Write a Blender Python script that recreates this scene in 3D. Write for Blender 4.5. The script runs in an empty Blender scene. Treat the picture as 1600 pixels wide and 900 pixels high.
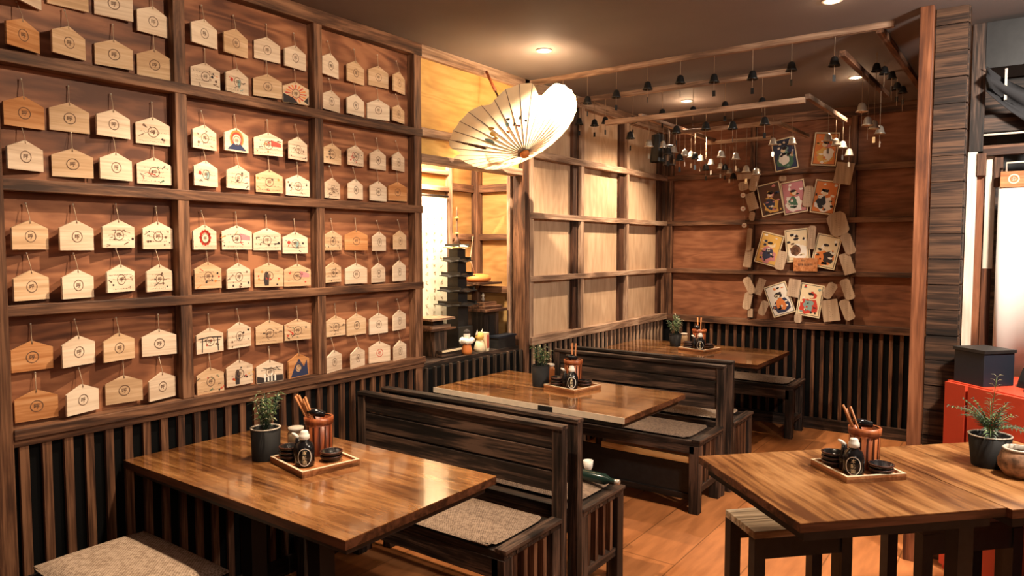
import bpy, math, random
from mathutils import Vector, Matrix
C = bpy.context.scene.collection
SC = bpy.context.scene
PI = math.pi
# ------------------------------------------------------------------ camera
FPX = 1111.0; YAW = math.atan(810/1111.0); PIT = math.atan(65/1111.0)
CAM = Vector((2.894, 0.0, 1.6))
Fv = Vector((-math.sin(YAW)*math.cos(PIT), math.cos(YAW)*math.cos(PIT), -math.sin(PIT)))
Rv = Vector((math.cos(YAW), math.sin(YAW), 0)); Uv = Rv.cross(Fv)
def on(axis, val, x, y):
    d = Fv + Rv*((x-800)/FPX) + Uv*((450-y)/FPX)
    return CAM + d*((val-CAM[axis])/d[axis])
def px(p):
    v = Vector(p)-CAM; z = v.dot(Fv)
    return 800+FPX*v.dot(Rv)/z, 450-FPX*v.dot(Uv)/z
cd = bpy.data.cameras.new('camera'); cam = bpy.data.objects.new('camera', cd); C.objects.link(cam)
cam.location = CAM; cam.rotation_euler = (PI/2-PIT, 0, YAW); cd.sensor_width = 36; cd.lens = FPX/1600*36
cd.clip_start = 0.05
SC.camera = cam
vs = SC.view_settings; vs.view_transform = 'Standard'; vs.look = 'None'; vs.gamma = 1; vs.use_curve_mapping = False
vs.exposure = -0.06

# ------------------------------------------------------------------ materials
def base_mat(name):
    m = bpy.data.materials.new(name); m.use_nodes = True
    nt = m.node_tree; b = nt.nodes['Principled BSDF']
    return m, nt, b
def flat(name, col, rough=.6, metal=0, emit=0, spec=.5, noise=0.0, nscale=30, trans=0):
    m, nt, b = base_mat(name)
    b.inputs['Base Color'].default_value = (*col, 1)
    b.inputs['Roughness'].default_value = rough; b.inputs['Metallic'].default_value = metal
    b.inputs['Specular IOR Level'].default_value = spec
    if emit:
        b.inputs['Emission Color'].default_value = (*col, 1); b.inputs['Emission Strength'].default_value = emit
    if noise:
        n = nt.nodes.new('ShaderNodeTexNoise'); n.inputs['Scale'].default_value = nscale; n.inputs['Detail'].default_value = 4
        tc = nt.nodes.new('ShaderNodeTexCoord'); nt.links.new(tc.outputs['Object'], n.inputs['Vector'])
        r = nt.nodes.new('ShaderNodeValToRGB')
        r.color_ramp.elements[0].position = .3; r.color_ramp.elements[1].position = .7
        r.color_ramp.elements[0].color = (*[c*(1-noise) for c in col], 1)
        r.color_ramp.elements[1].color = (*[min(1, c*(1+noise)) for c in col], 1)
        nt.links.new(n.outputs['Fac'], r.inputs['Fac']); nt.links.new(r.outputs['Color'], b.inputs['Base Color'])
    return m
def wood(name, dark, mid, light, axis='x', scale=1.0, rough=.6, bump=.3, spec=.3, streak=14, coat=0, knots=True):
    m, nt, b = base_mat(name); N = nt.nodes; L = nt.links
    tc = N.new('ShaderNodeTexCoord'); oi = N.new('ShaderNodeObjectInfo')
    add = N.new('ShaderNodeVectorMath'); add.operation = 'ADD'
    mul = N.new('ShaderNodeVectorMath'); mul.operation = 'SCALE'; mul.inputs['Scale'].default_value = 37.0
    cmb = N.new('ShaderNodeCombineXYZ')
    for k in range(3): L.new(oi.outputs['Random'], cmb.inputs[k])
    L.new(cmb.outputs[0], mul.inputs[0]); L.new(tc.outputs['Object'], add.inputs[0]); L.new(mul.outputs[0], add.inputs[1])
    mp = N.new('ShaderNodeMapping'); s = [streak*scale]*3; s['xyz'.index(axis)] = 1.2*scale
    mp.inputs['Scale'].default_value = s; L.new(add.outputs[0], mp.inputs['Vector'])
    n1 = N.new('ShaderNodeTexNoise'); n1.inputs['Scale'].default_value = 1.0; n1.inputs['Detail'].default_value = 8
    n1.inputs['Roughness'].default_value = .62; n1.inputs['Distortion'].default_value = 1.4
    L.new(mp.outputs[0], n1.inputs['Vector'])
    n2 = N.new('ShaderNodeTexNoise'); n2.inputs['Scale'].default_value = 2.2*scale; n2.inputs['Detail'].default_value = 3
    L.new(add.outputs[0], n2.inputs['Vector'])
    mx = N.new('ShaderNodeMath'); mx.operation = 'MULTIPLY_ADD'; mx.inputs[1].default_value = .65
    m2 = N.new('ShaderNodeMath'); m2.operation = 'MULTIPLY'; m2.inputs[1].default_value = .35
    L.new(n2.outputs['Fac'], m2.inputs[0]); L.new(n1.outputs['Fac'], mx.inputs[0]); L.new(m2.outputs[0], mx.inputs[2])
    mpf = N.new('ShaderNodeMapping'); sf = [streak*scale*6]*3; sf['xyz'.index(axis)] = 5*scale
    mpf.inputs['Scale'].default_value = sf; L.new(add.outputs[0], mpf.inputs['Vector'])
    nf = N.new('ShaderNodeTexNoise'); nf.inputs['Scale'].default_value = 1.0; nf.inputs['Detail'].default_value = 3; L.new(mpf.outputs[0], nf.inputs['Vector'])
    nv = N.new('ShaderNodeTexVoronoi'); nv.inputs['Scale'].default_value = 1.0
    mpk = N.new('ShaderNodeMapping'); sk = [7*scale]*3; sk['xyz'.index(axis)] = 2.2*scale
    mpk.inputs['Scale'].default_value = sk; L.new(add.outputs[0], mpk.inputs['Vector']); L.new(mpk.outputs[0], nv.inputs['Vector'])
    kn = N.new('ShaderNodeMapRange'); kn.inputs['From Min'].default_value = .0; kn.inputs['From Max'].default_value = .16; kn.inputs['To Min'].default_value = -.12; kn.inputs['To Max'].default_value = 0.0
    L.new(nv.outputs['Distance'], kn.inputs['Value'])
    fa = N.new('ShaderNodeMath'); fa.operation = 'MULTIPLY_ADD'; fa.inputs[1].default_value = .30; fa.inputs[2].default_value = -.15
    L.new(nf.outputs['Fac'], fa.inputs[0])
    s1 = N.new('ShaderNodeMath'); s1.operation = 'ADD'; L.new(mx.outputs[0], s1.inputs[0]); L.new(fa.outputs[0], s1.inputs[1])
    s2 = N.new('ShaderNodeMath'); s2.operation = 'ADD'; L.new(s1.outputs[0], s2.inputs[0]); L.new(kn.outputs[0], s2.inputs[1])
    mx = s2
    cr = N.new('ShaderNodeValToRGB'); e = cr.color_ramp.elements
    e[0].position = .40; e[0].color = (*dark, 1); e[1].position = .61; e[1].color = (*light, 1)
    k = e.new(.5); k.color = (*mid, 1)
    L.new(mx.outputs[0], cr.inputs['Fac']); L.new(cr.outputs['Color'], b.inputs['Base Color'])
    b.inputs['Roughness'].default_value = rough; b.inputs['Specular IOR Level'].default_value = spec
    if coat: b.inputs['Coat Weight'].default_value = coat; b.inputs['Coat Roughness'].default_value = .08
    if bump:
        bp = N.new('ShaderNodeBump'); bp.inputs['Strength'].default_value = bump; bp.inputs['Distance'].default_value = .004
        L.new(n1.outputs['Fac'], bp.inputs['Height']); L.new(bp.outputs[0], b.inputs['Normal'])
    return m
def ply(name, dark, mid, light, axis='y', rough=.55, fig=.09):
    # rotary-cut plywood with cathedral figure
    m, nt, b = base_mat(name); N = nt.nodes; L = nt.links
    tc = N.new('ShaderNodeTexCoord'); mp = N.new('ShaderNodeMapping')
    s = [4.2, 4.2, 4.2]; s['xyz'.index(axis)] = .9
    mp.inputs['Scale'].default_value = s; L.new(tc.outputs['Object'], mp.inputs['Vector'])
    n0 = N.new('ShaderNodeTexNoise'); n0.inputs['Scale'].default_value = 1.1; n0.inputs['Detail'].default_value = 2; n0.inputs['Distortion'].default_value = .6
    L.new(mp.outputs[0], n0.inputs['Vector'])
    sn = N.new('ShaderNodeMath'); sn.operation = 'MULTIPLY'; sn.inputs[1].default_value = 55
    si = N.new('ShaderNodeMath'); si.operation = 'SINE'
    L.new(n0.outputs['Fac'], sn.inputs[0]); L.new(sn.outputs[0], si.inputs[0])
    n1 = N.new('ShaderNodeTexNoise'); n1.inputs['Scale'].default_value = 6; n1.inputs['Detail'].default_value = 6; L.new(mp.outputs[0], n1.inputs['Vector'])
    n3 = N.new('ShaderNodeTexNoise'); n3.inputs['Scale'].default_value = 1.7; n3.inputs['Detail'].default_value = 3; L.new(tc.outputs['Object'], n3.inputs['Vector'])
    a = N.new('ShaderNodeMath'); a.operation = 'MULTIPLY_ADD'; a.inputs[1].default_value = fig
    L.new(si.outputs[0], a.inputs[0]); L.new(n1.outputs['Fac'], a.inputs[2])
    c = N.new('ShaderNodeMath'); c.operation = 'MULTIPLY_ADD'; c.inputs[1].default_value = .6
    L.new(n3.outputs['Fac'], c.inputs[0])
    d = N.new('ShaderNodeMath'); d.operation = 'MULTIPLY'; d.inputs[1].default_value = .5
    L.new(a.outputs[0], d.inputs[0]); L.new(d.outputs[0], c.inputs[2])
    cr = N.new('ShaderNodeValToRGB'); e = cr.color_ramp.elements
    e[0].position = .38; e[0].color = (*dark, 1); e[1].position = .72; e[1].color = (*light, 1)
    k = e.new(.55); k.color = (*mid, 1)
    L.new(c.outputs[0], cr.inputs['Fac']); L.new(cr.outputs['Color'], b.inputs['Base Color'])
    b.inputs['Roughness'].default_value = rough; b.inputs['Specular IOR Level'].default_value = .3
    return m
def woven(name, c1, c2, scale=160):
    m, nt, b = base_mat(name); N = nt.nodes; L = nt.links
    tc = N.new('ShaderNodeTexCoord')
    v = N.new('ShaderNodeTexChecker'); v.inputs['Scale'].default_value = scale
    n = N.new('ShaderNodeTexNoise'); n.inputs['Scale'].default_value = 70; n.inputs['Detail'].default_value = 3
    L.new(tc.outputs['Object'], n.inputs['Vector']); L.new(tc.outputs['Object'], v.inputs['Vector'])
    a = N.new('ShaderNodeMath'); a.operation = 'MULTIPLY_ADD'; a.inputs[1].default_value = .3
    L.new(v.outputs['Fac'], a.inputs[0]); L.new(n.outputs['Fac'], a.inputs[2])
    cr = N.new('ShaderNodeValToRGB'); e = cr.color_ramp.elements
    e[0].position = .42; e[0].color = (*c1, 1); e[1].position = .85; e[1].color = (*c2, 1)
    L.new(a.outputs[0], cr.inputs['Fac']); L.new(cr.outputs['Color'], b.inputs['Base Color'])
    b.inputs['Roughness'].default_value = .95; b.inputs['Specular IOR Level'].default_value = .1
    bp = N.new('ShaderNodeBump'); bp.inputs['Strength'].default_value = .5; bp.inputs['Distance'].default_value = .003
    L.new(a.outputs[0], bp.inputs['Height']); L.new(bp.outputs[0], b.inputs['Normal'])
    return m
def floor_mat():
    m, nt, b = base_mat('floor_boards'); N = nt.nodes; L = nt.links
    tc = N.new('ShaderNodeTexCoord'); mp = N.new('ShaderNodeMapping'); mp.inputs['Rotation'].default_value = (0, 0, PI/2)
    L.new(tc.outputs['Object'], mp.inputs['Vector'])
    br = N.new('ShaderNodeTexBrick'); br.inputs['Scale'].default_value = 1.0
    br.inputs['Brick Width'].default_value = 2.2; br.inputs['Row Height'].default_value = .30; br.inputs['Mortar Size'].default_value = .0035
    br.inputs['Color1'].default_value = (.52, .185, .060, 1); br.inputs['Color2'].default_value = (.60, .225, .078, 1); br.inputs['Mortar'].default_value = (.30, .11, .035, 1)
    L.new(mp.outputs[0], br.inputs['Vector'])
    n = N.new('ShaderNodeTexNoise'); n.inputs['Scale'].default_value = 3; n.inputs['Detail'].default_value = 7
    m3 = N.new('ShaderNodeMapping'); m3.inputs['Scale'].default_value = (6, 1, 1); L.new(tc.outputs['Object'], m3.inputs['Vector']); L.new(m3.outputs[0], n.inputs['Vector'])
    mixn = N.new('ShaderNodeMix'); mixn.data_type = 'RGBA'; mixn.blend_type = 'MULTIPLY'; mixn.inputs['Factor'].default_value = .6
    cr = N.new('ShaderNodeValToRGB'); cr.color_ramp.elements[0].position = .35; cr.color_ramp.elements[0].color = (.55, .5, .45, 1); cr.color_ramp.elements[1].position = .6
    L.new(n.outputs['Fac'], cr.inputs['Fac']); L.new(br.outputs['Color'], mixn.inputs['A']); L.new(cr.outputs['Color'], mixn.inputs['B'])
    L.new(mixn.outputs['Result'], b.inputs['Base Color'])
    b.inputs['Roughness'].default_value = .38; b.inputs['Specular IOR Level'].default_value = .4
    return m

M = {}
M['floor'] = floor_mat()
M['ceil'] = flat('ceiling_paint', (.155, .125, .115), .8, noise=.08, nscale=2)
M['ply_left'] = ply('red_brown_plywood', (.095, .033, .017), (.21, .078, .037), (.37, .155, .075), fig=.17)
M['ply_mid'] = ply('lit_plywood', (.42, .265, .16), (.53, .35, .22), (.62, .43, .28), axis='z')  # same plywood as the left wall, its brighter light put into the colour
M['ply_back'] = ply('back_plywood', (.125, .044, .021), (.235, .088, .042), (.34, .142, .072), axis='x')
M['ply_gold'] = ply('golden_plywood', (.33, .165, .055), (.44, .24, .085), (.54, .33, .13), axis='y')
M['ply_gold2'] = ply('golden_plywood_panel', (.48, .26, .07), (.62, .37, .11), (.74, .48, .17), axis='y')
M['ply_goldx'] = ply('golden_plywood_cross', (.33, .165, .055), (.44, .24, .085), (.54, .33, .13), axis='x')
for ax in 'xyz':
    M['frame_'+ax] = wood('brown_timber_'+ax, (.040, .018, .011), (.115, .052, .028), (.26, .128, .070), ax, rough=.6)
    M['pale_'+ax] = wood('weathered_timber_'+ax, (.15, .085, .055), (.30, .18, .115), (.50, .34, .235), ax, rough=.65)
    M['char_'+ax] = wood('charred_timber_'+ax, (.008, .006, .005), (.028, .018, .014), (.12, .070, .048), ax, rough=.55, streak=18)
    M['grey_'+ax] = wood('dark_grey_timber_'+ax, (.014, .012, .011), (.045, .032, .025), (.11, .075, .055), ax, rough=.6, streak=18)
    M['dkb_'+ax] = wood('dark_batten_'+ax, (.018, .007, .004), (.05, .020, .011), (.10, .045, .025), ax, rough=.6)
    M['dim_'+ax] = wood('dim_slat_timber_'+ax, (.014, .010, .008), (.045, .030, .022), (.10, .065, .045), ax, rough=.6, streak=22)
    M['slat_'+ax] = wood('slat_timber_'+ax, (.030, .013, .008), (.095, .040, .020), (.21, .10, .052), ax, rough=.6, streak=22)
    M['red_'+ax] = wood('red_cedar_post_'+ax, (.07, .024, .012), (.17, .058, .024), (.29, .11, .05), ax, rough=.55, scale=.8)
M['top'] = wood('varnished_table_wood', (.10, .034, .010), (.26, .105, .032), (.44, .21, .075), 'x', rough=.20, bump=.02, spec=.7, streak=9, coat=1)
M['top_edge'] = wood('dark_table_edge', (.03, .012, .006), (.08, .03, .014), (.15, .06, .03), 'x', rough=.4)
M['edge_pale'] = flat('pale_edge_band', (.72, .60, .47), .35, noise=.08)
M['black_panel'] = flat('black_backing', (.004, .0042, .0045), .9, spec=.08)
M['black_metal'] = flat('black_metal', (.015, .015, .016), .45, .3)
M['black_wood'] = flat('black_stained_wood', (.013, .012, .012), .5, noise=.3)
M['cush_beige'] = woven('beige_speckled_weave', (.26, .175, .12), (.60, .45, .34))
M['cush_brown'] = woven('brown_woven_straw', (.13, .085, .062), (.36, .26, .19), 200)
M['cush_grey'] = woven('grey_woven_cloth', (.09, .062, .047), (.25, .175, .13), 200)
M['tag_p'] = wood('pale_cypress', (.58, .43, .31), (.69, .54, .405), (.78, .64, .50), 'y', rough=.7, bump=0, spec=.2, streak=20)
M['tag_l'] = wood('light_cypress', (.50, .32, .185), (.61, .41, .25), (.70, .51, .34), 'y', rough=.7, bump=0, spec=.2, streak=20)
M['tag_c'] = wood('reddish_cedar', (.42, .17, .06), (.54, .25, .10), (.64, .34, .16), 'y', rough=.7, bump=0, spec=.2, streak=20)
M['ink'] = flat('black_ink', (.03, .02, .02), .8)
M['stamp'] = flat('brown_stamp_ink', (.14, .075, .045), .8)
M['string'] = flat('hemp_string', (.42, .30, .20), .9)
M['white'] = flat('white_paint', (.85, .80, .72), .5)
M['red'] = flat('red_paint', (.55, .045, .025), .6)
M['orange'] = flat('orange_paint', (.72, .22, .05), .6)
M['blue'] = flat('blue_paint', (.025, .035, .09), .6)
M['green'] = flat('green_paint', (.06, .16, .09), .6)
M['gold'] = flat('gold_paint', (.70, .42, .10), .6)
M['teal'] = flat('teal_paint', (.22, .34, .32), .6)
M['pink'] = flat('pink_paint', (.55, .22, .24), .6)
M['cream'] = flat('cream_paper', (.78, .64, .42), .7)
M['iron'] = flat('dark_cast_iron', (.022, .022, .022), .4, .5)
M['silver'] = flat('pale_metal', (.62, .55, .46), .3, .5)
M['pot'] = flat('black_clay', (.014, .013, .013), .7, noise=.1, spec=.25)
M['rim'] = flat('pale_worn_rim', (.55, .48, .40), .5)
M['soil'] = flat('dark_soil', (.03, .018, .01), .95, noise=.4, nscale=200)
M['leaf'] = flat('green_leaf', (.10, .17, .055), .5, noise=.4, nscale=60)
M['leaf_dk'] = flat('dark_green_leaf', (.035, .075, .040), .5, noise=.4, nscale=60)
M['leaf_pale'] = flat('pale_green_leaf', (.42, .42, .26), .5, noise=.2, nscale=60)
M['cup'] = wood('red_lacquered_cup', (.16, .032, .010), (.34, .085, .026), (.48, .15, .05), 'z', rough=.35, spec=.5, bump=.1)
M['cup_dk'] = flat('dark_cup_slat', (.07, .018, .008), .4)
M['chop'] = flat('orange_brown_bamboo', (.52, .19, .06), .5)
M['tray'] = wood('tray_wood', (.32, .11, .035), (.50, .20, .08), (.60, .30, .13), 'x', rough=.45, bump=.1)
M['tray_rim'] = flat('pale_tray_rim', (.82, .66, .46), .45)
M['gloss'] = flat('black_gloss', (.010, .009, .010), .18)
M['jar'] = flat('tan_ceramic', (.50, .35, .21), .4, noise=.2)
M['mottled'] = flat('mottled_stoneware', (.24, .13, .075), .5, noise=.75, nscale=45)
M['plank'] = wood('dark_plank', (.010, .006, .004), (.034, .017, .010), (.11, .055, .030), 'x', rough=.6, streak=26, scale=.8)
M['redcab'] = flat('red_lacquer_cabinet', (.52, .055, .022), .5)
M['navy'] = flat('navy_black_box', (.010, .014, .024), .5)
M['cloth'] = flat('white_cloth', (.84, .80, .74), .9)
M['cordcloth'] = flat('dark_grey_cloth', (.035, .034, .036), .9, spec=.1)
M['slip'] = wood('aged_slip_wood', (.36, .25, .17), (.46, .33, .23), (.56, .42, .30), 'z', rough=.7, bump=0)
M['scroll'] = flat('cream_scroll_paper', (.86, .78, .60), .8)
M['glow'] = flat('lamp_glow', (1.0, .80, .52), .5, emit=38)
M['cordm'] = flat('dark_green_glass', (.012, .03, .024), .2)
M['natural'] = wood('unstained_pine', (.42, .20, .06), (.58, .31, .11), (.70, .42, .18), 'x', rough=.5, bump=0)
def paper_mat():
    m, nt, b = base_mat('oiled_paper'); N = nt.nodes; L = nt.links
    b.inputs['Base Color'].default_value = (.64, .58, .455, 1); b.inputs['Roughness'].default_value = .7
    t = N.new('ShaderNodeBsdfTranslucent'); t.inputs['Color'].default_value = (.78, .67, .46, 1)
    mx = N.new('ShaderNodeMixShader'); mx.inputs[0].default_value = .38
    L.new(b.outputs[0], mx.inputs[1]); L.new(t.outputs[0], mx.inputs[2]); L.new(mx.outputs[0], N['Material Output'].inputs['Surface'])
    return m
M['paper'] = paper_mat()

# ------------------------------------------------------------------ mesh builder
class MB:
    def __init__(s): s.v = []; s.f = []; s.m = []; s.mats = []; s.sm = []
    def mi(s, mat):
        if mat not in s.mats: s.mats.append(mat)
        return s.mats.index(mat)
    def add(s, vs, fs, mat, T=None, smooth=False):
        o = len(s.v); k = s.mi(mat)
        for p in vs:
            p = Vector(p); s.v.append(T @ p if T else p)
        for f in fs: s.f.append([o+i for i in f]); s.m.append(k); s.sm.append(smooth)
        return s
    def box(s, lo, hi, mat, T=None):
        x0, y0, z0 = lo; x1, y1, z1 = hi
        vs = [(x0,y0,z0),(x1,y0,z0),(x1,y1,z0),(x0,y1,z0),(x0,y0,z1),(x1,y0,z1),(x1,y1,z1),(x0,y1,z1)]
        return s.add(vs, [(0,3,2,1),(4,5,6,7),(0,1,5,4),(1,2,6,5),(2,3,7,6),(3,0,4,7)], mat, T)
    def lathe(s, prof, mat, n=24, T=None, smooth=True, closed=True):
        vs = []; fs = []
        for r, z in prof:
            for i in range(n):
                a = 2*PI*i/n; vs.append((r*math.cos(a), r*math.sin(a), z))
        for j in range(len(prof)-1):
            for i in range(n):
                fs.append((j*n+i, j*n+(i+1)%n, (j+1)*n+(i+1)%n, (j+1)*n+i))
        s.add(vs, fs, mat, T, smooth)
        if closed:
            o = len(s.v)-len(vs)
            s.f.append([o+i for i in range(n)][::-1]); s.m.append(s.mi(mat)); s.sm.append(False)
            s.f.append([o+(len(prof)-1)*n+i for i in range(n)]); s.m.append(s.mi(mat)); s.sm.append(False)
        return s
    def tube(s, pts, r, mat, n=8, T=None):
        pts = [Vector(p) for p in pts]; vs = []; fs = []
        rs = r if isinstance(r, (list, tuple)) else [r]*len(pts)
        for i, p in enumerate(pts):
            d = (pts[min(i+1, len(pts)-1)]-pts[max(i-1, 0)]).normalized()
            u = d.orthogonal().normalized() if i == 0 else (u - d*u.dot(d)).normalized()
            w = d.cross(u)
            for k in range(n):
                a = 2*PI*k/n; vs.append(p+(u*math.cos(a)+w*math.sin(a))*rs[i])
        for i in range(len(pts)-1):
            for k in range(n): fs.append((i*n+k, i*n+(k+1)%n, (i+1)*n+(k+1)%n, (i+1)*n+k))
        fs.append(tuple(range(n))[::-1]); fs.append(tuple((len(pts)-1)*n+k for k in range(n)))
        return s.add(vs, fs, mat, T, n > 4)
    def prism(s, poly, d0, d1, mat, T=None):
        # poly in local (y,z); extruded along x from d0 to d1
        n = len(poly)
        vs = [(d0, a, b) for a, b in poly]+[(d1, a, b) for a, b in poly]
        fs = [tuple(range(n))[::-1], tuple(range(n, 2*n))]+[(i, (i+1) % n, n+(i+1) % n, n+i) for i in range(n)]
        return s.add(vs, fs, mat, T)
    def build(s, name, parent=None, loc=(0,0,0), rz=0, bevel=0):
        me = bpy.data.meshes.new(name); me.from_pydata([tuple(v) for v in s.v], [], s.f)
        for k in s.mats: me.materials.append(M[k])
        for p, k, q in zip(me.polygons, s.m, s.sm): p.material_index = k; p.use_smooth = q
        me.update()
        o = bpy.data.objects.new(name, me); C.objects.link(o)
        o.location = loc; o.rotation_euler = (0, 0, rz)
        if parent: o.parent = parent
        if bevel:
            b = o.modifiers.new('bevel', 'BEVEL'); b.width = bevel; b.segments = 2; b.limit_method = 'ANGLE'
        return o
def tag(o, label, cat, group=None):
    o['label'] = label; o['category'] = cat
    if group: o['group'] = group
    return o
def struct(o): o['kind'] = 'structure'; return o
def thing(name, label, cat, loc=(0,0,0), rz=0, group=None):
    o = bpy.data.objects.new(name, None); C.objects.link(o); o.empty_display_size = .05
    o.location = loc; o.rotation_euler = (0, 0, rz)
    return tag(o, label, cat, group)
def copy_tree(o, parent=None):
    c = o.copy(); C.objects.link(c)
    if parent: c.parent = parent
    for ch in [q for q in bpy.data.objects if q.parent == o]: copy_tree(ch, c)
    return c
def TR(loc=(0,0,0), rx=0, ry=0, rz=0):
    return Matrix.Translation(loc) @ Matrix.Rotation(rz, 4, 'Z') @ Matrix.Rotation(ry, 4, 'Y') @ Matrix.Rotation(rx, 4, 'X')
ORD = ['first','second','third','fourth','fifth','sixth','seventh','eighth','ninth','tenth','eleventh','twelfth','thirteenth','fourteenth','fifteenth','sixteenth']

def disc(mb, y, z, r, mat, x, n=14, r2=None, a0=0, a1=2*PI, sy=1):
    if r2 is None:
        vs = [(x, y, z)]+[(x, y+r*sy*math.cos(a0+(a1-a0)*k/n), z+r*math.sin(a0+(a1-a0)*k/n)) for k in range(n+1)]
        mb.add(vs, [(0, k, k+1) for k in range(1, n+1)], mat)
    else:
        vs = []
        for k in range(n+1):
            a = a0+(a1-a0)*k/n
            vs += [(x, y+r*sy*math.cos(a), z+r*math.sin(a)), (x, y+r2*sy*math.cos(a), z+r2*math.sin(a))]
        mb.add(vs, [(2*k, 2*k+2, 2*k+3, 2*k+1) for k in range(n)], mat)
def stroke(mb, pts, w, mat, x):
    for (a, b), (c, d) in zip(pts[:-1], pts[1:]):
        l = math.hypot(c-a, d-b) or 1e-6; ny = -(d-b)/l*w/2; nz = (c-a)/l*w/2
        mb.add([(x, a+ny, b+nz), (x, a-ny, b-nz), (x, c-ny, d-nz), (x, c+ny, d+nz)], [(0,1,2,3)], mat)
_glyph = {}
def glyph(txt, size=1.0):
    # mesh triangles of a piece of writing, centred, in (x,y)
    if txt in _glyph: return _glyph[txt]
    cu = bpy.data.curves.new('writing', 'FONT'); cu.body = txt; cu.size = 1; cu.align_x = 'CENTER'; cu.align_y = 'CENTER'; cu.offset = .012
    o = bpy.data.objects.new('writing', cu); C.objects.link(o)
    bpy.context.view_layer.update()
    me = bpy.data.meshes.new_from_object(o.evaluated_get(bpy.context.evaluated_depsgraph_get()))
    vs = [v.co.copy() for v in me.vertices]; fs = [tuple(p.vertices) for p in me.polygons]
    bpy.data.objects.remove(o); bpy.data.curves.remove(cu); bpy.data.meshes.remove(me)
    if vs:
        xs = [v.x for v in vs]; ys = [v.y for v in vs]; cx = (min(xs)+max(xs))/2; cy = (min(ys)+max(ys))/2
        h = max(max(ys)-min(ys), .01)
        vs = [((v.x-cx)/h, (v.y-cy)/h) for v in vs]
    _glyph[txt] = (vs, fs)
    return _glyph[txt]
def put_glyph(mb, txt, h, mat, x, y, z, T=None, mirror=1):
    # writing lying in a local YZ plane, facing +X, height h
    vs, fs = glyph(txt)
    mb.add([(x, y+v[0]*h*mirror, z+v[1]*h) for v in vs], fs, mat, T)

# ------------------------------------------------------------------ room shell
Hc = 2.77; YB = 6.60; PD = -.055
struct(MB().box((-1.0, -3, -.05), (6.0, YB+.4, 0), 'floor').build('floor'))
struct(MB().box((-1.0, -3, Hc), (6.0, YB+.4, Hc+.08), 'ceil').build('ceiling'))
struct(MB().box((-.12, -3, .9), (PD, 3.02, Hc), 'ply_left').box((-.12, -3, 0), (-.016, 3.02, .889), 'black_panel').build('wall_left'))
struct(MB().box((-.12, 4.17, .9), (PD, YB, Hc), 'ply_mid').box((-.12, 4.17, 0), (-.016, YB, .888), 'black_panel').build('wall_left_rear'))
struct(MB().box((-.12, YB, .9), (6.0, YB+.08, Hc), 'ply_back').box((-.12, YB-.018, 0), (6.0, YB+.08, .88), 'black_panel').build('wall_back'))
struct(MB().box((6.0, -3, 0), (6.08, YB+.1, Hc), 'char_y').build('wall_right'))
struct(MB().box((-.12, -3.08, 0), (6.0, -3, Hc), 'char_x').build('wall_front'))
# timber grid of the left wall
ti = [0]
def trim(mb, bevel=.003):
    ti[0] += 1; o = mb.build('trim_%d' % ti[0], bevel=bevel)
    return struct(o)
posts = [(-.20, -.12), (.16,.24), (.87, .965), (1.595, 1.646), (2.312, 2.361), (3.015, 3.075)]
for i, (a, b) in enumerate(posts):
    z0 = 0 if i in (2, 5) else .95
    trim(MB().box((PD, a, z0), (.0 if i not in (2,) else .012, b, Hc), 'frame_z' if i != 2 else 'slat_z'))
for z0, z1 in ((1.352, 1.392), (1.795, 1.838), (2.238, 2.282), (2.70, 2.77)):
    trim(MB().box((PD, -3, z0), (.004, 3.08, z1), 'frame_y'))
trim(MB().box((PD, .965, .912), (.018, 3.08, .950), 'frame_y'))
trim(MB().box((PD, .965, .885), (.006, 3.08, .912), 'frame_y'))
def slats_y(y0, y1, step, mat, x=.0, w=.030, z1=.886):
    mb = MB(); y = y0
    while y < y1:
        mb.box((-.018, y, .0), (x, y+w, z1), mat); y += step
    return trim(mb, 0)
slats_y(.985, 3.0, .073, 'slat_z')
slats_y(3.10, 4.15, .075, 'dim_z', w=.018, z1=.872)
slats_y(4.23, 6.52, .074, 'pale_z', w=.024)  # paler timber than the near slats, their lighting put into the colour
# skirting boards
struct(MB().box((0, -3, 0), (.015, 3.05, .09), 'char_y').build('baseboard_left'))
# rear left wall
for a, b in ((4.187, 4.235), (4.903, 4.950), (5.690, 5.735), (6.49, 6.60)):
    trim(MB().box((PD, a, .90), (0, b, Hc), 'pale_z' if a < 6.4 else 'frame_z'))
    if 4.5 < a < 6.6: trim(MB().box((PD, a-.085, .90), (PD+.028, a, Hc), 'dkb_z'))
for z0, z1 in ((1.345, 1.385), (1.80, 1.843), (2.235, 2.285), (2.69, 2.77)):
    trim(MB().box((PD, 4.19, z0), (.004, 6.545, z1), 'pale_y'))
trim(MB().box((PD, 4.19, .885), (.018, 6.545, .945), 'pale_y'))
trim(MB().box((PD-.05, 4.125, 0), (.0, 4.180, Hc), 'frame_z'))
# back wall
for a, b in ((.0, .05), (.80, .845), (1.64, 1.69), (2.45, 2.50), (3.3, 3.35)):
    trim(MB().box((a, YB-.05, .90), (b, YB, Hc), 'frame_z'))
for z0, z1 in ((1.345, 1.385), (1.80, 1.843), (2.235, 2.285), (2.69, 2.77)):
    trim(MB().box((.0, YB-.055, z0), (4.2, YB, z1), 'frame_x'))
trim(MB().box((.0, YB-.07, .875), (4.2, YB, .935), 'frame_x'))
mb = MB(); x = .06
while x < 4.2: mb.box((x, YB-.036, 0), (x+.028, YB-.017, .876), 'slat_z'); x += .0765
trim(mb, 0)
struct(MB().box((0, YB-.055, 0), (4.2, YB-.036, .10), 'char_x').build('baseboard_back'))

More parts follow.
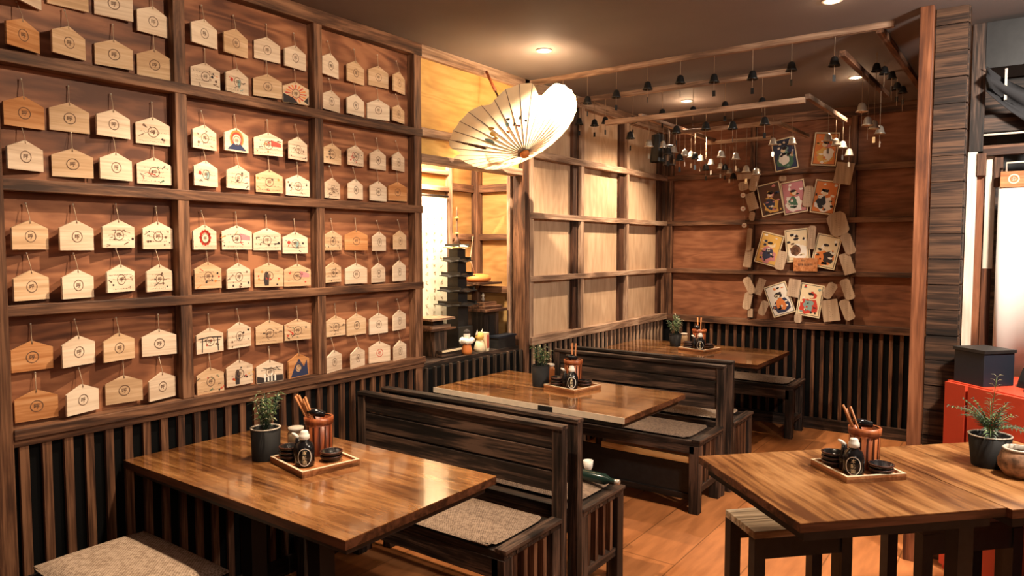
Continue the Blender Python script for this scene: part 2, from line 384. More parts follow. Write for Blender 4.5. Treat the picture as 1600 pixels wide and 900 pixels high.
# ------------------------------------------------------------------ alcove
struct(MB().box((-.09, 3.075, 2.30), (-.03, 4.10, 2.70), 'ply_gold2').box((-.09, 3.075, 2.14), (-.04, 4.10, 2.25), 'ply_gold2').build('wall_alcove_front'))
trim(MB().box((-.09, 3.075, 2.70), (.0, 4.19, 2.77), 'pale_y'))
trim(MB().box((-.09, 3.075, 2.245), (.0, 4.10, 2.295), 'pale_y'))
trim(MB().box((-.09, 3.075, 2.095), (.0, 4.10, 2.142), 'pale_y'))
struct(MB().box((-.52, 3.0, .0), (-.47, 4.22, 2.4), 'ply_gold').build('wall_alcove_back'))
struct(MB().box((-.48, 4.16, .0), (-.11, 4.20, 2.4), 'ply_goldx').build('wall_alcove_side'))
struct(MB().box((-.48, 2.98, .0), (-.12, 3.02, 2.4), 'ply_gold').build('wall_alcove_near'))
struct(MB().box((-.52, 2.98, 2.36), (-.09, 4.2, 2.40), 'ply_gold').build('ceiling_alcove'))
trim(MB().box((-.47, 4.10, 0), (-.41, 4.16, 2.36), 'frame_z'))
trim(MB().box((-.15, 4.11, 0), (-.12, 4.16, 2.36), 'pale_z'))
trim(MB().box((-.47, 3.815, 0), (-.44, 3.855, 2.36), 'pale_z'))
for z0, z1 in ((1.995, 2.05), (1.645, 1.69), (1.26, 1.31)):
    trim(MB().box((-.41, 4.12, z0), (-.15, 4.16, z1), 'frame_x'))
    trim(MB().box((-.47, 3.855, z0), (-.44, 4.10, z1), 'frame_y'))
for z0, z1 in ((1.985, 2.02), (2.10, 2.13)):
    trim(MB().box((-.47, 3.02, z0), (-.435, 3.815, z1), 'pale_y'))
struct(MB().box((-.47, 3.02, .86), (-.055, 4.16, .89), 'char_y').box((-.05, 3.08, .0), (-.016, 4.17, .86), 'black_panel').build('trim_alcove_ledge'))
# scroll
t = thing('hanging_scroll', 'cream hanging paper scroll with faint brushed characters, at the left of the lit alcove', 'scroll', (-.43, 3.65, 1.95))
MB().box((-.004, -.17, -.93), (0, .135, 0), 'scroll').build('paper', t)
MB().tube([(0, -.18, 0), (0, .145, 0)], .008, 'char_y').build('rod', t)
mb = MB()
for c, col in enumerate(('天下泰平', '家内安全', '商売繁盛')):
    pass
rnd = random.Random(4)
for c in range(3):
    z = -.10
    while z > -.85:
        for k in range(3):
            y = .075-c*.075; 
            stroke(mb, [(y+rnd.uniform(-.014,.014), z+rnd.uniform(-.018,.018)), (y+rnd.uniform(-.014,.014), z+rnd.uniform(-.018,.018)), (y+rnd.uniform(-.014,.014), z+rnd.uniform(-.018,.018))], .0035, 'jar', .0005)
        z -= .055
mb.build('brushed_characters', t)

# pagoda
t = thing('model_pagoda', 'black five-storey model pagoda with a tall spire, standing in the alcove', 'pagoda', (-.25, 3.68, .892))
mb = MB().box((-.075, -.075, 0), (.075, .075, .17), 'black_wood')
mb.build('base', t, bevel=.004)
zs = [.305, .40, .50, .60, .69]
for i, z in enumerate(zs):
    w = .105-.010*i; b = .052-.003*i; z0 = .17 if i == 0 else zs[i-1]+.02
    MB().box((-b, -b, z0), (b, b, z), 'black_wood').build('storey', t)
    mb = MB()
    vs = [(-w,-w,z+.012),(w,-w,z+.012),(w,w,z+.012),(-w,w,z+.012),(0,-w,z),(w,0,z),(0,w,z),(-w,0,z),
          (-b*.8,-b*.8,z+.03),(b*.8,-b*.8,z+.03),(b*.8,b*.8,z+.03),(-b*.8,b*.8,z+.03)]
    fs = [(0,4,9,8),(4,1,9),(1,5,10,9),(5,2,10),(2,6,11,10),(6,3,11),(3,7,8,11),(7,0,8),(8,9,10,11),(0,7,3,6,2,5,1,4)]
    mb.add(vs, fs, 'black_wood' if i < 4 else 'silver')  # pale top roof: the light falling on it is put into the colour
    for sx in (-1, 1):
        mb.box((-w, sx*w-.003, z+.008), (w, sx*w+.003, z+.014), 'gold' if i == 4 else 'black_wood')
        mb.box((sx*w-.003, -w, z+.008), (sx*w+.003, w, z+.014), 'gold' if i == 4 else 'black_wood')
        mb.box((-w, sx*w*.75-.002, z+.012), (w, sx*w*.75+.002, z+.035), 'black_wood')
    mb.build('roof', t)
mb = MB().lathe([(.03,.72),(.012,.76),(.006,.78),(.005,.95),(.001,.975)], 'frame_z', 10)
for z in (.79, .895): mb.lathe([(.006,z),(.016,z+.006),(.006,z+.012)], 'gold', 10)
mb.build('spire', t)
# shrine lantern
t = thing('shrine_lantern', 'brown wooden shrine lantern with stepped roof and bead finial, right of the model pagoda', 'lantern', (-.26, 3.975, .892))
MB().box((-.075, -.085, 0), (.075, .085, .25), 'char_z').box((-.08,-.03,.04),(.079,.03,.22),'black_wood').build('body', t)
mb = MB()
for w, z0, z1 in ((.125,.25,.27),(.10,.27,.29),(.07,.29,.315)): mb.box((-w,-w,z0),(w,w,z1),'frame_y')
mb.build('roof', t, bevel=.003)
MB().lathe([(.006,.315),(.013,.33),(.006,.345),(.012,.36),(.004,.375)], 'silver', 12).build('finial', t)
# bracket shelf + bundle
MB().box((-.44, 3.86, 1.33), (-.20, 4.12, 1.345), 'frame_y').build('bracket_shelf')
o = bpy.data.objects['bracket_shelf']; tag(o, 'small dark wooden shelf in the alcove corner under an orange bundle', 'shelf')
t = thing('wrapped_bundle', 'orange-brown wrapped bundle lying on the small alcove shelf', 'bundle', (-.31, 3.98, 1.346))
MB().lathe([(.06,0),(.085,.012),(.088,.03),(.07,.05),(.03,.058)], 'orange', 20, Matrix.Scale(1.2, 4, (0,1,0))).build('cloth', t)
MB().tube([(-.0,-.03,.055),(-.03,-.05,.16),(-.06,.02,.33)], .004, 'pale_z').build('cord', t)
# little shrine on the left
t = thing('small_shrine', 'small wooden shrine with overhanging roof at the left edge of the alcove opening', 'shrine', (-.24, 3.42, .892))
MB().box((-.07,-.06,0),(.07,.06,.17),'char_z').build('body', t)
MB().box((-.10,-.12,.17),(.10,.12,.182),'frame_y').box((-.08,-.09,.182),(.08,.09,.20),'pale_y').box((-.10,-.11,.235),(.10,.11,.248),'pale_y').box((-.05,-.05,.20),(.05,.05,.235),'char_z').build('roof', t)
# plinth with pale edge
MB().box((-.155, 3.36, .892), (-.105, 3.55, .935), 'char_y').box((-.105, 3.36, .925), (-.100, 3.55, .937), 'cream').build('display_plinth')
tag(bpy.data.objects['display_plinth'], 'low dark display plinth with a pale front edge beside the white figurine', 'plinth')
# figurines
t = thing('festival_figurine', 'small figurine with a white ruffled collar and orange-red skirt, in front of the pagoda', 'figurine', (-.10, 3.60, .890))
MB().lathe([(.032,0),(.036,.02),(.026,.06),(.02,.075)], 'orange', 16).build('skirt', t)
mb = MB()
for k in range(9):
    a = 2*PI*k/9; mb.lathe([(.0,-.02),(.016,-.012),(.022,0),(.016,.014),(.0,.022)], 'white', 8, TR((.030*math.cos(a), .036*math.sin(a), .085+.006*(k%2))), closed=False)
mb.build('collar', t)
MB().lathe([(.0,.095),(.018,.10),(.023,.125),(.017,.145),(.0,.152)], 'white', 16).lathe([(.0,.03),(.016,.05),(.020,.06),(.0,.075)],'white',10,TR((0,0,.08))).build('head', t)
MB().lathe([(.020,.135),(.024,.145),(.012,.160),(.0,.166)], 'ink', 12).build('cap', t)
t = thing('festival_figurine', 'small cream and yellow figurine, right-hand one of the pair in the alcove', 'figurine', (-.10, 3.735, .890))
mb = MB().lathe([(.034,0),(.040,.02),(.032,.05),(.022,.08)], 'cream', 16)
mb.build('body', t)
MB().lathe([(.0,.07),(.024,.078),(.030,.10),(.022,.125),(.0,.135)], 'gold', 14).build('head', t)
mb = MB()
for sy in (-1, 1): mb.add([(0, sy*.02-.012, .115),(0, sy*.02+.012,.115),(.004, sy*.03,.155),(-.02,sy*.02,.115)], [(0,1,2),(1,3,2),(3,0,2),(0,3,1)], 'white')
mb.build('ears', t)
MB().box((-.035,.035,0),(.03,.065,.125),'cream').box((.03,.045,.02),(.032,.06,.11),'red').build('fan', t)
t = thing('storage_box', 'black lidded box on the alcove ledge by the red corner post', 'box', (-.10, 4.0, .890))
MB().box((-.045,-.10,0),(.035,.10,.075),'black_wood').build('body', t)
MB().box((-.05,-.105,.075),(.04,.105,.088),'navy').build('lid', t)

# ------------------------------------------------------------------ votive plaques (left wall)
W0 = .138
# rows: (bay, section, row): list of (xL, xR, apexY, bottomY, tone, art)
DATA = {
 (0,0,0): [(20,62,-42,6,'p',0),(72,137,-38,12,'l',0),(146,207,-20,31,'p',0),(213,263,10,54,'p',0)],
 (0,0,1): [(8,60,29,76,'c',0),(80,132,41,88,'l',0),(147,207,62,105,'l',0),(213,268,77,122,'l',0)],
 (0,1,0): [(4,68,150,199,'c',0),(76,139,160,206,'l',0),(150,202,171,214,'p',0),(211,265,183,226,'p',1)],
 (0,1,1): [(10,66,219,266,'p',0),(80,145,232,277,'l',0),(155,205,238,281,'p',0),(213,267,246,288,'p',2)],
 (0,2,0): [(17,74,344,390,'l',0),(92,145,344,391,'p',0),(159,209,343,387,'p',1),(222,269,346,389,'p',1)],
 (0,2,1): [(20,75,422,469,'l',0),(96,145,421,466,'p',0),(166,209,413,456,'p',1),(228,268,413,455,'p',1)],
 (0,3,0): [(16,82,532,579,'c',0),(96,147,524,571,'p',0),(161,209,520,563,'l',0),(221,275,514,555,'p',0)],
 (0,3,1): [(22,90,608,656,'c',0),(103,153,600,645,'p',0),(164,222,586,629,'l',0),(232,273,581,623,'p',0)],
 (1,0,0): [(298,338,30,71,'p',0),(349,386,45,86,'l',0),(396,437,58,95,'p',0),(444,477,71,107,'p',0)],
 (1,0,1): [(297,343,98,138,'p',3),(352,387,107,146,'p',4),(395,440,116,152,'l',0),(441,482,128,162,'l','sun')],
 (1,1,0): [(300,337,195,233,'p',1),(350,387,200,237,'p','fuji'),(396,441,207,243,'p',3),(451,479,214,250,'p',1)],
 (1,1,1): [(302,339,251,291,'p',4),(354,389,258,295,'p',1),(399,441,265,301,'l',3),(446,483,273,306,'p',1)],
 (1,2,0): [(301,337,351,390,'p','ring'),(346,393,352,390,'p',3),(395,438,356,391,'p',1),(441,480,362,396,'p',4)],
 (1,2,1): [(303,345,409,453,'l',3),(354,390,411,450,'p',1),(397,442,410,448,'l','figure'),(443,485,412,447,'l',3)],
 (1,3,0): [(306,348,512,551,'p','gate'),(355,391,503,543,'p',1),(399,442,500,537,'l',1),(444,485,498,531,'l',2)],
 (1,3,1): [(307,349,574,614,'l',2),(353,394,562,603,'p','figure'),(400,442,562,597,'p','castle'),(450,482,552,590,'c','dark')],
 (2,0,0): [(503,528,83,119,'p',0),(542,568,95,130,'l',0),(575,606,103,136,'l',0),(614,632,112,145,'l',0)],
 (2,0,1): [(504,530,141,173,'p',0),(542,568,147,180,'p',0),(573,608,155,187,'p',0),(613,631,164,191,'l',0)],
 (2,1,0): [(505,532,224,256,'l',1),(543,567,227,259,'p',2),(578,602,233,265,'p',0),(613,631,237,267,'p',0)],
 (2,1,1): [(508,530,278,310,'p',1),(544,566,280,311,'p',0),(578,603,283,314,'p',0),(606,635,284,314,'c',0)],
 (2,2,0): [(505,533,360,391,'l',1),(538,574,359,391,'c',0),(582,602,362,392,'p',0),(615,634,360,390,'l',0)],
 (2,2,1): [(508,532,409,441,'l',1),(539,573,411,443,'p',0),(581,601,411,441,'p',0),(614,633,407,439,'p',0)],
 (2,3,0): [(509,539,493,525,'l',1),(542,571,490,523,'l',0),(577,605,489,521,'p',0),(614,633,484,515,'p',0)],
 (2,3,1): [(510,533,547,581,'p',0),(548,569,542,574,'p',0),(576,609,533,566,'p','redstamp'),(615,634,532,562,'p',0)],
}
BAY = ['left bay', 'middle bay', 'right bay']
SEC = ['top panel', 'second panel down', 'third panel down', 'bottom panel']
TONE = {'p': 'pale', 'l': 'honey-coloured', 'c': 'reddish'}
def stamp(w, h, mat='stamp'):
    mb = MB(); z = -h*.55
    disc(mb, 0, z, .0215, mat, .0048, 24, .0188)
    put_glyph(mb, '呼', .019, mat, .0048, 0, z)
    return mb
def scribble(mb, rnd, y0, y1, z, hgt, mat, x=.0046):
    y = y0
    while y < y1:
        p = [(y+rnd.uniform(0, .004), z+rnd.uniform(-hgt, hgt)) for _ in range(3)]
        stroke(mb, p, .0013, mat, x); y += rnd.uniform(.0035, .007)
def drawing(art, rnd, w, h):
    mb = MB(); x = .0044; yy = w*.44
    def rp(): return rnd.uniform(-yy, yy), rnd.uniform(-h*.93, -h*.30)
    if art == 'fuji':
        disc(mb, 0, -h*.47, .040, 'orange', .0042, 24); disc(mb, 0, -h*.47, .031, 'red', .0043, 24)
        disc(mb, 0, -h*.50, .024, 'tag_p', .0045, 24)
        mb.add([(.0046,-.055,-h*.93),(.0046,.055,-h*.93),(.0046,.020,-h*.66),(.0046,-.020,-h*.66)], [(0,1,2,3)], 'blue')
        mb.add([(.0047,-.020,-h*.66),(.0047,.020,-h*.66),(.0047,.008,-h*.70),(.0047,.0,-h*.67),(.0047,-.009,-h*.71)], [(0,1,2,3,4)], 'white')
    elif art == 'sun':
        for k in range(16):
            a = 2*PI*k/16
            mb.add([(x, .020*math.cos(a-.1), -h*.55+.020*math.sin(a-.1)),(x, .055*math.cos(a-.09), -h*.55+.042*math.sin(a-.09)),(x, .055*math.cos(a+.09), -h*.55+.042*math.sin(a+.09)),(x,.020*math.cos(a+.1),-h*.55+.020*math.sin(a+.1))], [(0,1,2,3)], 'orange' if k%2 else 'red')
        mb.add([(.0046,-w*.48,-h*.99),(.0046,w*.1,-h*.99),(.0046,-w*.1,-h*.75),(.0046,-w*.48,-h*.6)], [(0,1,2,3)], 'ink')
        mb.add([(.0046,w*.48,-h*.99),(.0046,w*.48,-h*.6),(.0046,w*.3,-h*.85)], [(0,1,2)], 'ink')
    elif art == 'ring':
        for k in range(12):
            a = 2*PI*k/12; disc(mb, .028*math.cos(a), -h*.52+.028*math.sin(a), .0085, 'red', x, 8)
        disc(mb, 0, -h*.52, .031, 'red', x, 24, .022)
        scribble(mb, rnd, -yy, yy, -h*.88, .002, 'stamp')
    elif art == 'figure':
        mb.add([(x,-.022,-h*.95),(x,-.002,-h*.95),(x,.0,-h*.60),(x,-.004,-h*.40),(x,-.014,-h*.36),(x,-.022,-h*.45),(x,-.026,-h*.7)], [tuple(range(7))], 'ink')
        for k in range(9):
            a, b = rp(); disc(mb, a+.01, b, rnd.uniform(.003, .007), rnd.choice(['red','orange','ink','gold']), x, 8)
        for k in range(5):
            a, b = rp(); scribble(mb, rnd, a, a+.02, b, .003, 'ink')
    elif art == 'gate':
        stroke(mb, [(-w*.44,-h*.42),(0,-h*.37),(w*.44,-h*.42)], .005, 'ink', x); stroke(mb, [(-w*.38,-h*.52),(w*.38,-h*.52)], .003, 'ink', x)
        for s in (-1, 1): stroke(mb, [(s*w*.28,-h*.40),(s*w*.30,-h*.95)], .005, 'ink', x)
        for k in range(5):
            a, b = rp(); disc(mb, a, b, .005, rnd.choice(['red','stamp']), x, 8)
    elif art == 'castle':
        mb.add([(x,-w*.48,-h*.98),(x,w*.48,-h*.98),(x,w*.48,-h*.72),(x,w*.2,-h*.70),(x,-w*.2,-h*.78),(x,-w*.48,-h*.68)], [tuple(range(6))], 'ink')
        for k in range(4): mb.box((x, -.03+.017*k, -h*.95), (x+.0003, -.022+.017*k, -h*.60-.008*(k%2)), 'white')
        for k in range(6): stroke(mb, [(rnd.uniform(-yy,yy),-h*.5),(rnd.uniform(-yy,yy),-h*.33)], .002, 'ink', x)
        stroke(mb, [(-w*.35,-h*.45),(w*.4,-h*.35)], .0025, 'stamp', x)
    elif art == 'dark':
        mb.add([(x,-w*.40,-h*.97),(x,w*.45,-h*.97),(x,w*.38,-h*.30),(x,w*.24,-h*.60),(x,0,-h*.22),(x,-w*.2,-h*.5)], [tuple(range(6))], 'blue')
        disc(mb, -.005, -h*.62, .018, 'tag_l', x+.0003, 14)
    elif art == 'redstamp':
        pass
    else:
        n = {1: 9, 2: 10, 3: 9, 4: 7}[art]
        cols = {1: ['stamp','ink','stamp'], 2: ['red','ink','green','red','ink'], 3: ['orange','stamp','red','ink'], 4: ['blue','red','teal','ink']}[art]
        for r in range(4):
            z = -h*(.38+.17*r)
            if rnd.random() < .75: scribble(mb, rnd, -yy*rnd.uniform(.6, 1), yy*rnd.uniform(.4, 1), z, .0028, rnd.choice(['ink', 'stamp', 'stamp']))
        for k in range(n):
            a, b = rp(); c = rnd.choice(cols)
            if rnd.random() < .5: disc(mb, a, b, rnd.uniform(.002, .0065), c, x, 8)
            else: stroke(mb, [(a, b), (a+rnd.uniform(-.02,.02), b+rnd.uniform(-.012,.012)), (a+rnd.uniform(-.02,.02), b+rnd.uniform(-.012,.012))], rnd.uniform(.0015, .004), c, x)
        if art == 4:
            mb.add([(x,.0,-h*.45),(x,.018,-h*.45),(x,.018,-h*.7),(x,.009,-h*.8),(x,.0,-h*.7)], [(0,1,2,3,4)], 'teal')
            disc(mb, -.035, -h*.5, .009, 'red', x, 10)
        if art == 3 and rnd.random() < .7: mb.add([(x,.012,-h*.32),(x,yy,-h*.45),(x,yy,-h*.62),(x,.014,-h*.60)], [(0,1,2,3)], 'red' if rnd.random() < .5 else 'pink')
    return mb
ARTL = {0:'with a round stamp', 1:'covered in small handwriting', 2:'with red and black writing', 3:'with orange and red drawings', 4:'with blue and red doodles',
        'sun':'painted with an orange sunburst', 'fuji':'painted with a dark mountain', 'ring':'with a red wreath',
        'figure':'showing a black figure', 'gate':'showing a black gate', 'castle':'showing a black skyline',
        'dark':'painted dark blue', 'redstamp':'with a red stamp'}
protos = {}
def plaque(bay, sec, row, idx, xL, xR, ya, yb, tone, art):
    cx = (xL+xR)/2; w = W0; xx = PD+.02
    for _ in range(2):
        c = on(0, xx, cx, ya); best = None
        for d in range(-46, 47, 2):
            a = math.radians(d); e = Vector((math.sin(a)*w/2, math.cos(a)*w/2, 0))
            q = px(c+e)[0]-px(c-e)[0]; s = abs(q-(xR-xL))+abs(d)*.02
            if best is None or s < best[0]: best = (s, d, q)
        a = math.radians(best[1]); xx = PD+.010+abs(math.sin(a))*w/2
    c = on(0, xx, cx, ya); cb = on(0, xx, cx, yb); h = c.z-cb.z
    h = max(.092, min(.118, h)); wq = w*max(.9, min(1.1, (xR-xL)/best[2]))
    k = (tone, round(h, 3), round(wq, 3)); sh = h*.27
    t = MB().prism([(-wq/2, -h), (wq/2, -h), (wq/2, -sh), (0, 0), (-wq/2, -sh)], -.004, .004, 'tag_'+tone).build('votive_plaque')
    t.location = c; t.rotation_euler = (0, 0, -a)
    place = 'topmost' if False else ('upper' if row == 0 else 'lower')
    tag(t, '%s plaque %s, %s in %s row, %s, %s' % (TONE[tone], ARTL[art], ORD[idx], place, SEC[sec], BAY[bay]), 'plaque', 'votive plaques hung on the left wall')
    s = MB(); xo = PD+.006-c.x
    s.tube([(0.005, -.0015, -.012), (.002, 0, .012), (xo*.6, .001, .06)], .0011, 'string', 5).tube([(.005, .0015, -.012), (.002, 0, .012), (xo*.6, .003, .058)], .0011, 'string', 5)
    s.lathe([(.0025, 0), (.0035, .006), (.001, .008)], 'silver', 8, TR((xo*.6, .001, .056)))
    s.build('hanging_string', t)
    stamp(wq, h, 'red' if art == 'redstamp' else ('stamp')).build('round_stamp', t)
    if art not in (0, 'redstamp'):
        drawing(art, random.Random(bay*1000+sec*100+row*10+idx), wq, h).build('drawing', t)['label'] = 'hand-drawn picture and writing'
for (bay, sec, row), L in DATA.items():
    for i, a in enumerate(L): plaque(bay, sec, row, i, *a)

# ------------------------------------------------------------------ back wall: prints and slips
YP = YB-.055-.006
def card_frame(cx, cy): return on(1, YP, cx, cy)
prints = [ # cx, cy, angle(deg, ccw), w, h, look, colours
 (1204,311,12,.175,.265,'dark print with a yellow robe, left in the top row of three', ('cup_dk','gold','blue','pink')),
 (1241,308,9,.175,.265,'print in pink and green, middle of the top row of three', ('pink','white','green','orange')),
 (1289,308,-10,.175,.265,'print with orange sky and white robe, right in the top row', ('orange','white','navy','white')),
 (1202,389,-15,.175,.265,'yellow print with a blue sleeve, left in the middle row', ('gold','pink','blue','cream')),
 (1246,383,6,.175,.265,'pale cream print above the wooden sign, middle of the middle row', ('cream','white','frame_x','cream')),
 (1291,393,-12,.175,.265,'print with a black-haired figure in orange, right in the middle row', ('cream','orange','ink','white')),
 (1218,468,20,.175,.265,'deep blue print tilted left, left of the bottom pair', ('white','blue','orange','ink')),
 (1266,469,-8,.175,.265,'print with grey and red robes, right of the bottom pair', ('cream','red','teal','red')),
 (1226,241,10,.175,.26,'blue and green print hanging high behind the wind bells', ('blue','green','white','teal')),
 (1290,233,-6,.175,.26,'orange and gold print hanging high behind the wind bells', ('orange','gold','white','pink')),
]
for i, (cx, cy, ang, w, h, look, cols) in enumerate(prints):
    w *= 1.14; h *= 1.08
    if i < 8: p = card_frame(cx, cy)
    else: p = on(1, YP, cx, cy)
    t = thing('woodblock_print', 'small '+look, 'print', Vector(p)-Vector((0,.007*(i%2),0)), -PI/2, 'prints pinned to the back wall')
    T = TR((0,0,0), rx=math.radians(ang))
    MB().box((-.003,-w/2,-h/2),(.001,w/2,h/2),'cream',T).build('paper', t)
    mb = MB(); x = .0016; rnd = random.Random(i+7)
    W = w/2-.009; Hh = h/2-.010
    mb.add([(x,-W,-Hh),(x,W,-Hh),(x,W,Hh),(x,-W,Hh)], [(0,1,2,3)], 'ink', T)
    W -= .0045; Hh -= .0045
    mb.add([(x+.0004,-W,-Hh),(x+.0004,W,-Hh),(x+.0004,W,Hh),(x+.0004,-W,Hh)], [(0,1,2,3)], cols[0], T)
    def blob(cy_, cz, ry, rz_, mat, k, jag=.25):
        n = 14; pts = []
        for q in range(n):
            a = 2*PI*q/n; s = 1+rnd.uniform(-jag, jag)
            pts.append((x+.0004*k, max(-W, min(W, cy_+ry*s*math.cos(a))), max(-Hh, min(Hh, cz+rz_*s*math.sin(a)))))
        mb.add([(x+.0004*k, cy_, cz)]+pts, [(0, 1+q, 1+(q+1) % n) for q in range(n)], mat, T)
    blob(rnd.uniform(-.01,.01), -Hh*.45, W*.85, Hh*.55, cols[1], 2)
    blob(rnd.uniform(-.03,.03), -Hh*.35, W*.5, Hh*.40, cols[2], 3)
    blob(rnd.uniform(-.02,.02), Hh*.30, W*.38, Hh*.20, cols[3], 3)
    blob(rnd.uniform(-.01,.01), Hh*.28, W*.24, Hh*.15, 'cream', 4, .1)
    blob(rnd.uniform(-.01,.01), Hh*.42, W*.28, Hh*.10, 'ink', 5, .2)
    for q in range(18):
        blob(rnd.uniform(-W,W)*.85, rnd.uniform(-Hh,Hh)*.9, W*rnd.uniform(.08,.2), Hh*rnd.uniform(.04,.10), rnd.choice(cols+('ink','white')), 5, .3)
    mb.build('printed_picture', t)
    MB().tube([(-.002,0,h*.42),(-.062,0,h*.42)],.003,'silver',6).build('pin', t)
slips = [ # cx,cy,wpx,hpx,angle, kind
 (1164,276,24,9,2),(1180,281,13,36,-12),(1163,291,16,14,10),(1175,315,16,28,18),(1176,338,9,14,-5),(1264,307,14,32,-5),
 (1319,271,25,32,-10),(1310,350,27,36,16),(1326,381,15,32,20),(1324,412,16,32,18),(1269,371,11,36,-3),(1172,374,8,36,-3),
 (1170,402,13,32,-9),(1221,407,15,30,-14),(1172,446,13,28,26),(1188,448,12,27,-18),(1169,470,13,28,-10),(1194,481,12,24,-20),
 (1241,450,18,28,-8),(1297,454,14,26,-30),(1325,452,14,32,20),(1298,485,24,33,10),(1324,484,15,32,22),(1248,497,11,14,0),(1173,489,8,14,0),(1224,279,11,8,0)]
for i, (cx, cy, w, h, ang) in enumerate(slips):
    k = 5.62e-3
    w *= k; h *= k
    p = on(1, YP-.009, cx, cy)
    side = 'left of the prints' if cx < 1190 else ('right of the prints' if cx > 1293 else 'between the prints')
    up = sorted([s[1] for s in slips if ((s[0] < 1190) == (cx < 1190)) and ((s[0] > 1293) == (cx > 1293))]).index(cy)
    t = thing('wish_slip', 'pale wish slip %s on the back wall, %s from the top' % (side, ORD[up]), 'slip', Vector(p)-Vector((0,.012+.006*(i%3),0)), -PI/2, 'wish slips around the prints')
    T = TR(rx=math.radians(ang)); c = min(w, h)*.22
    MB().prism([(-w/2+c,-h/2),(w/2-c,-h/2),(w/2,-h/2+c),(w/2,h/2-c),(w/2-c,h/2),(-w/2+c,h/2),(-w/2,h/2-c),(-w/2,-h/2+c)] if i % 3 else [(-w/2,-h/2),(w/2,-h/2),(w/2,h/2),(-w/2,h/2)], -.003, .002, 'tag_slip', T) if False else None
    poly = [(-w/2,-h/2),(w/2,-h/2),(w/2,h/2),(-w/2,h/2)] if i % 3 == 0 else [(-w/2+c,-h/2),(w/2-c,-h/2),(w/2,-h/2+c),(w/2,h/2-c),(w/2-c,h/2),(-w/2+c,h/2),(-w/2,h/2-c),(-w/2,-h/2+c)]
    MB().prism(poly, -.003, .002, 'slip', T).build('slip', t)
    mb = MB(); rnd = random.Random(i)
    z = h*.32
    while z > -h*.35:
        scribble(mb, rnd, -min(w*.18, .012), min(w*.18, .012), z, .003, 'stamp', .0025); z -= .016
    q = mb.build('handwriting', t); q.matrix_local = T
    MB().tube([(-.002,0,0),(-.080,0,0)],.003,'silver',6).build('pin', t)
p = on(1, YP-.018, 1258.5, 413.5)
t = thing('wooden_sign', 'small wooden sign with a line of dark characters below the middle print', 'sign', p, -PI/2)
MB().box((-.004,-.10,-.058),(.004,.10,.058),'tray').build('board', t)
mb = MB(); put_glyph(mb, '御朱印受所', .024, 'ink', .0045, 0, 0); put_glyph(mb, '奉納', .018, 'stamp', .0045, -.02, .035); mb.build('lettering', t)

# ------------------------------------------------------------------ ceiling lattice and wind bells
def beam(name, a, b, w, h, mat, label):
    a = Vector(a); b = Vector(b); d = b-a; L = d.length; rz = math.atan2(d.y, d.x)
    o = MB().box((0,-w/2,-h),(L,w/2,0),mat).build(name, loc=a, rz=rz, bevel=.002)
    return tag(o, label, 'beam', 'timber battens hung under the ceiling')
beam('ceiling_batten', (0.0,4.21,2.772),(2.28,4.21,2.772),.03,.035,'pale_x','long front batten tight under the ceiling running right from the left wall')
beam('ceiling_batten', (0.0,4.82,2.745),(1.60,4.82,2.745),.035,.035,'pale_x','second long batten behind the front one, meeting the left wall')
beam('ceiling_batten', (2.21,4.23,2.76),(2.21,5.95,2.76),.035,.035,'frame_x','dark batten running away from the right end of the front batten')
beam('ceiling_batten', (2.08,3.98,2.60),(2.10,5.25,2.60),.03,.03,'frame_x','dark hanging batten just left of the rightmost ceiling light')
beam('ceiling_batten', (.40,4.56,2.50),(1.76,4.56,2.50),.03,.035,'pale_x','hung cross batten nearest the front, above the bells')
beam('ceiling_batten', (.64,5.28,2.50),(1.42,5.28,2.50),.03,.03,'pale_x','hung cross batten in the middle of the bells')
beam('ceiling_batten', (.67,4.56,2.52),(.67,6.0,2.52),.03,.03,'pale_x','hung batten running to the back with most of the bright bells')
beam('ceiling_batten', (1.77,4.57,2.52),(1.78,5.60,2.52),.03,.03,'pale_x','hung batten with a bright upper face, right of the bells')
beam('ceiling_batten', (1.36,5.36,2.52),(1.38,6.2,2.52),.03,.03,'pale_x','short hung batten above the high prints')
beam('ceiling_batten', (.60,5.98,2.50),(1.15,5.98,2.50),.03,.03,'pale_x','short cross batten nearest the back wall')
def make_bell(mat):
    r = bpy.data.objects.new('wind_bell', None); C.objects.link(r)
    b = MB().lathe([(.003,.0),(.016,-.006),(.022,-.022),(.026,-.042),(.034,-.052),(.032,-.053),(.022,-.040),(.016,-.015),(.0,-.006)], mat, 16, closed=False).build('bell', r)
    MB().tube([(0,0,-.01),(0,0,-.10)], .0011, 'string', 5).box((-.009,-.0008,-.135),(.009,.0008,-.10), mat).build('clapper', r)
    return r
def hang_bell(proto, x, y, ztop, zbell, label, first):
    r = proto if first else copy_tree(proto)
    r.location = (x, y, zbell); r.rotation_euler = (0, 0, random.uniform(0, 3))
    tag(r, label, 'wind bell', 'wind bells under the ceiling battens')
    MB().tube([(0,0,0),(0,0,ztop-zbell)], .0019, 'string', 5).build('cord', r)
random.seed(3)
iron_p = make_bell('iron'); silver_p = make_bell('silver'); fi = [True, True]
def bells_x(y, ztop, lst, which, where):
    for i, (bx, by) in enumerate(lst):
        p = on(1, y, bx, by)
        k = 0 if which == 'iron' else 1
        hang_bell(iron_p if k == 0 else silver_p, p.x, y, ztop, p.z, '%s wind bell %s, %s from the left' % ('dark iron' if k == 0 else 'shiny pale', where, ORD[i]), fi[k]); fi[k] = False
def bells_y(x, ztop, lst, which, where):
    for i, (bx, by) in enumerate(lst):
        p = on(0, x, bx, by); k = 0 if which == 'iron' else 1
        hang_bell(iron_p if k == 0 else silver_p, x, p.y, ztop, p.z, '%s wind bell %s, %s from the near end' % ('dark iron' if k == 0 else 'shiny pale', where, ORD[i]), fi[k]); fi[k] = False
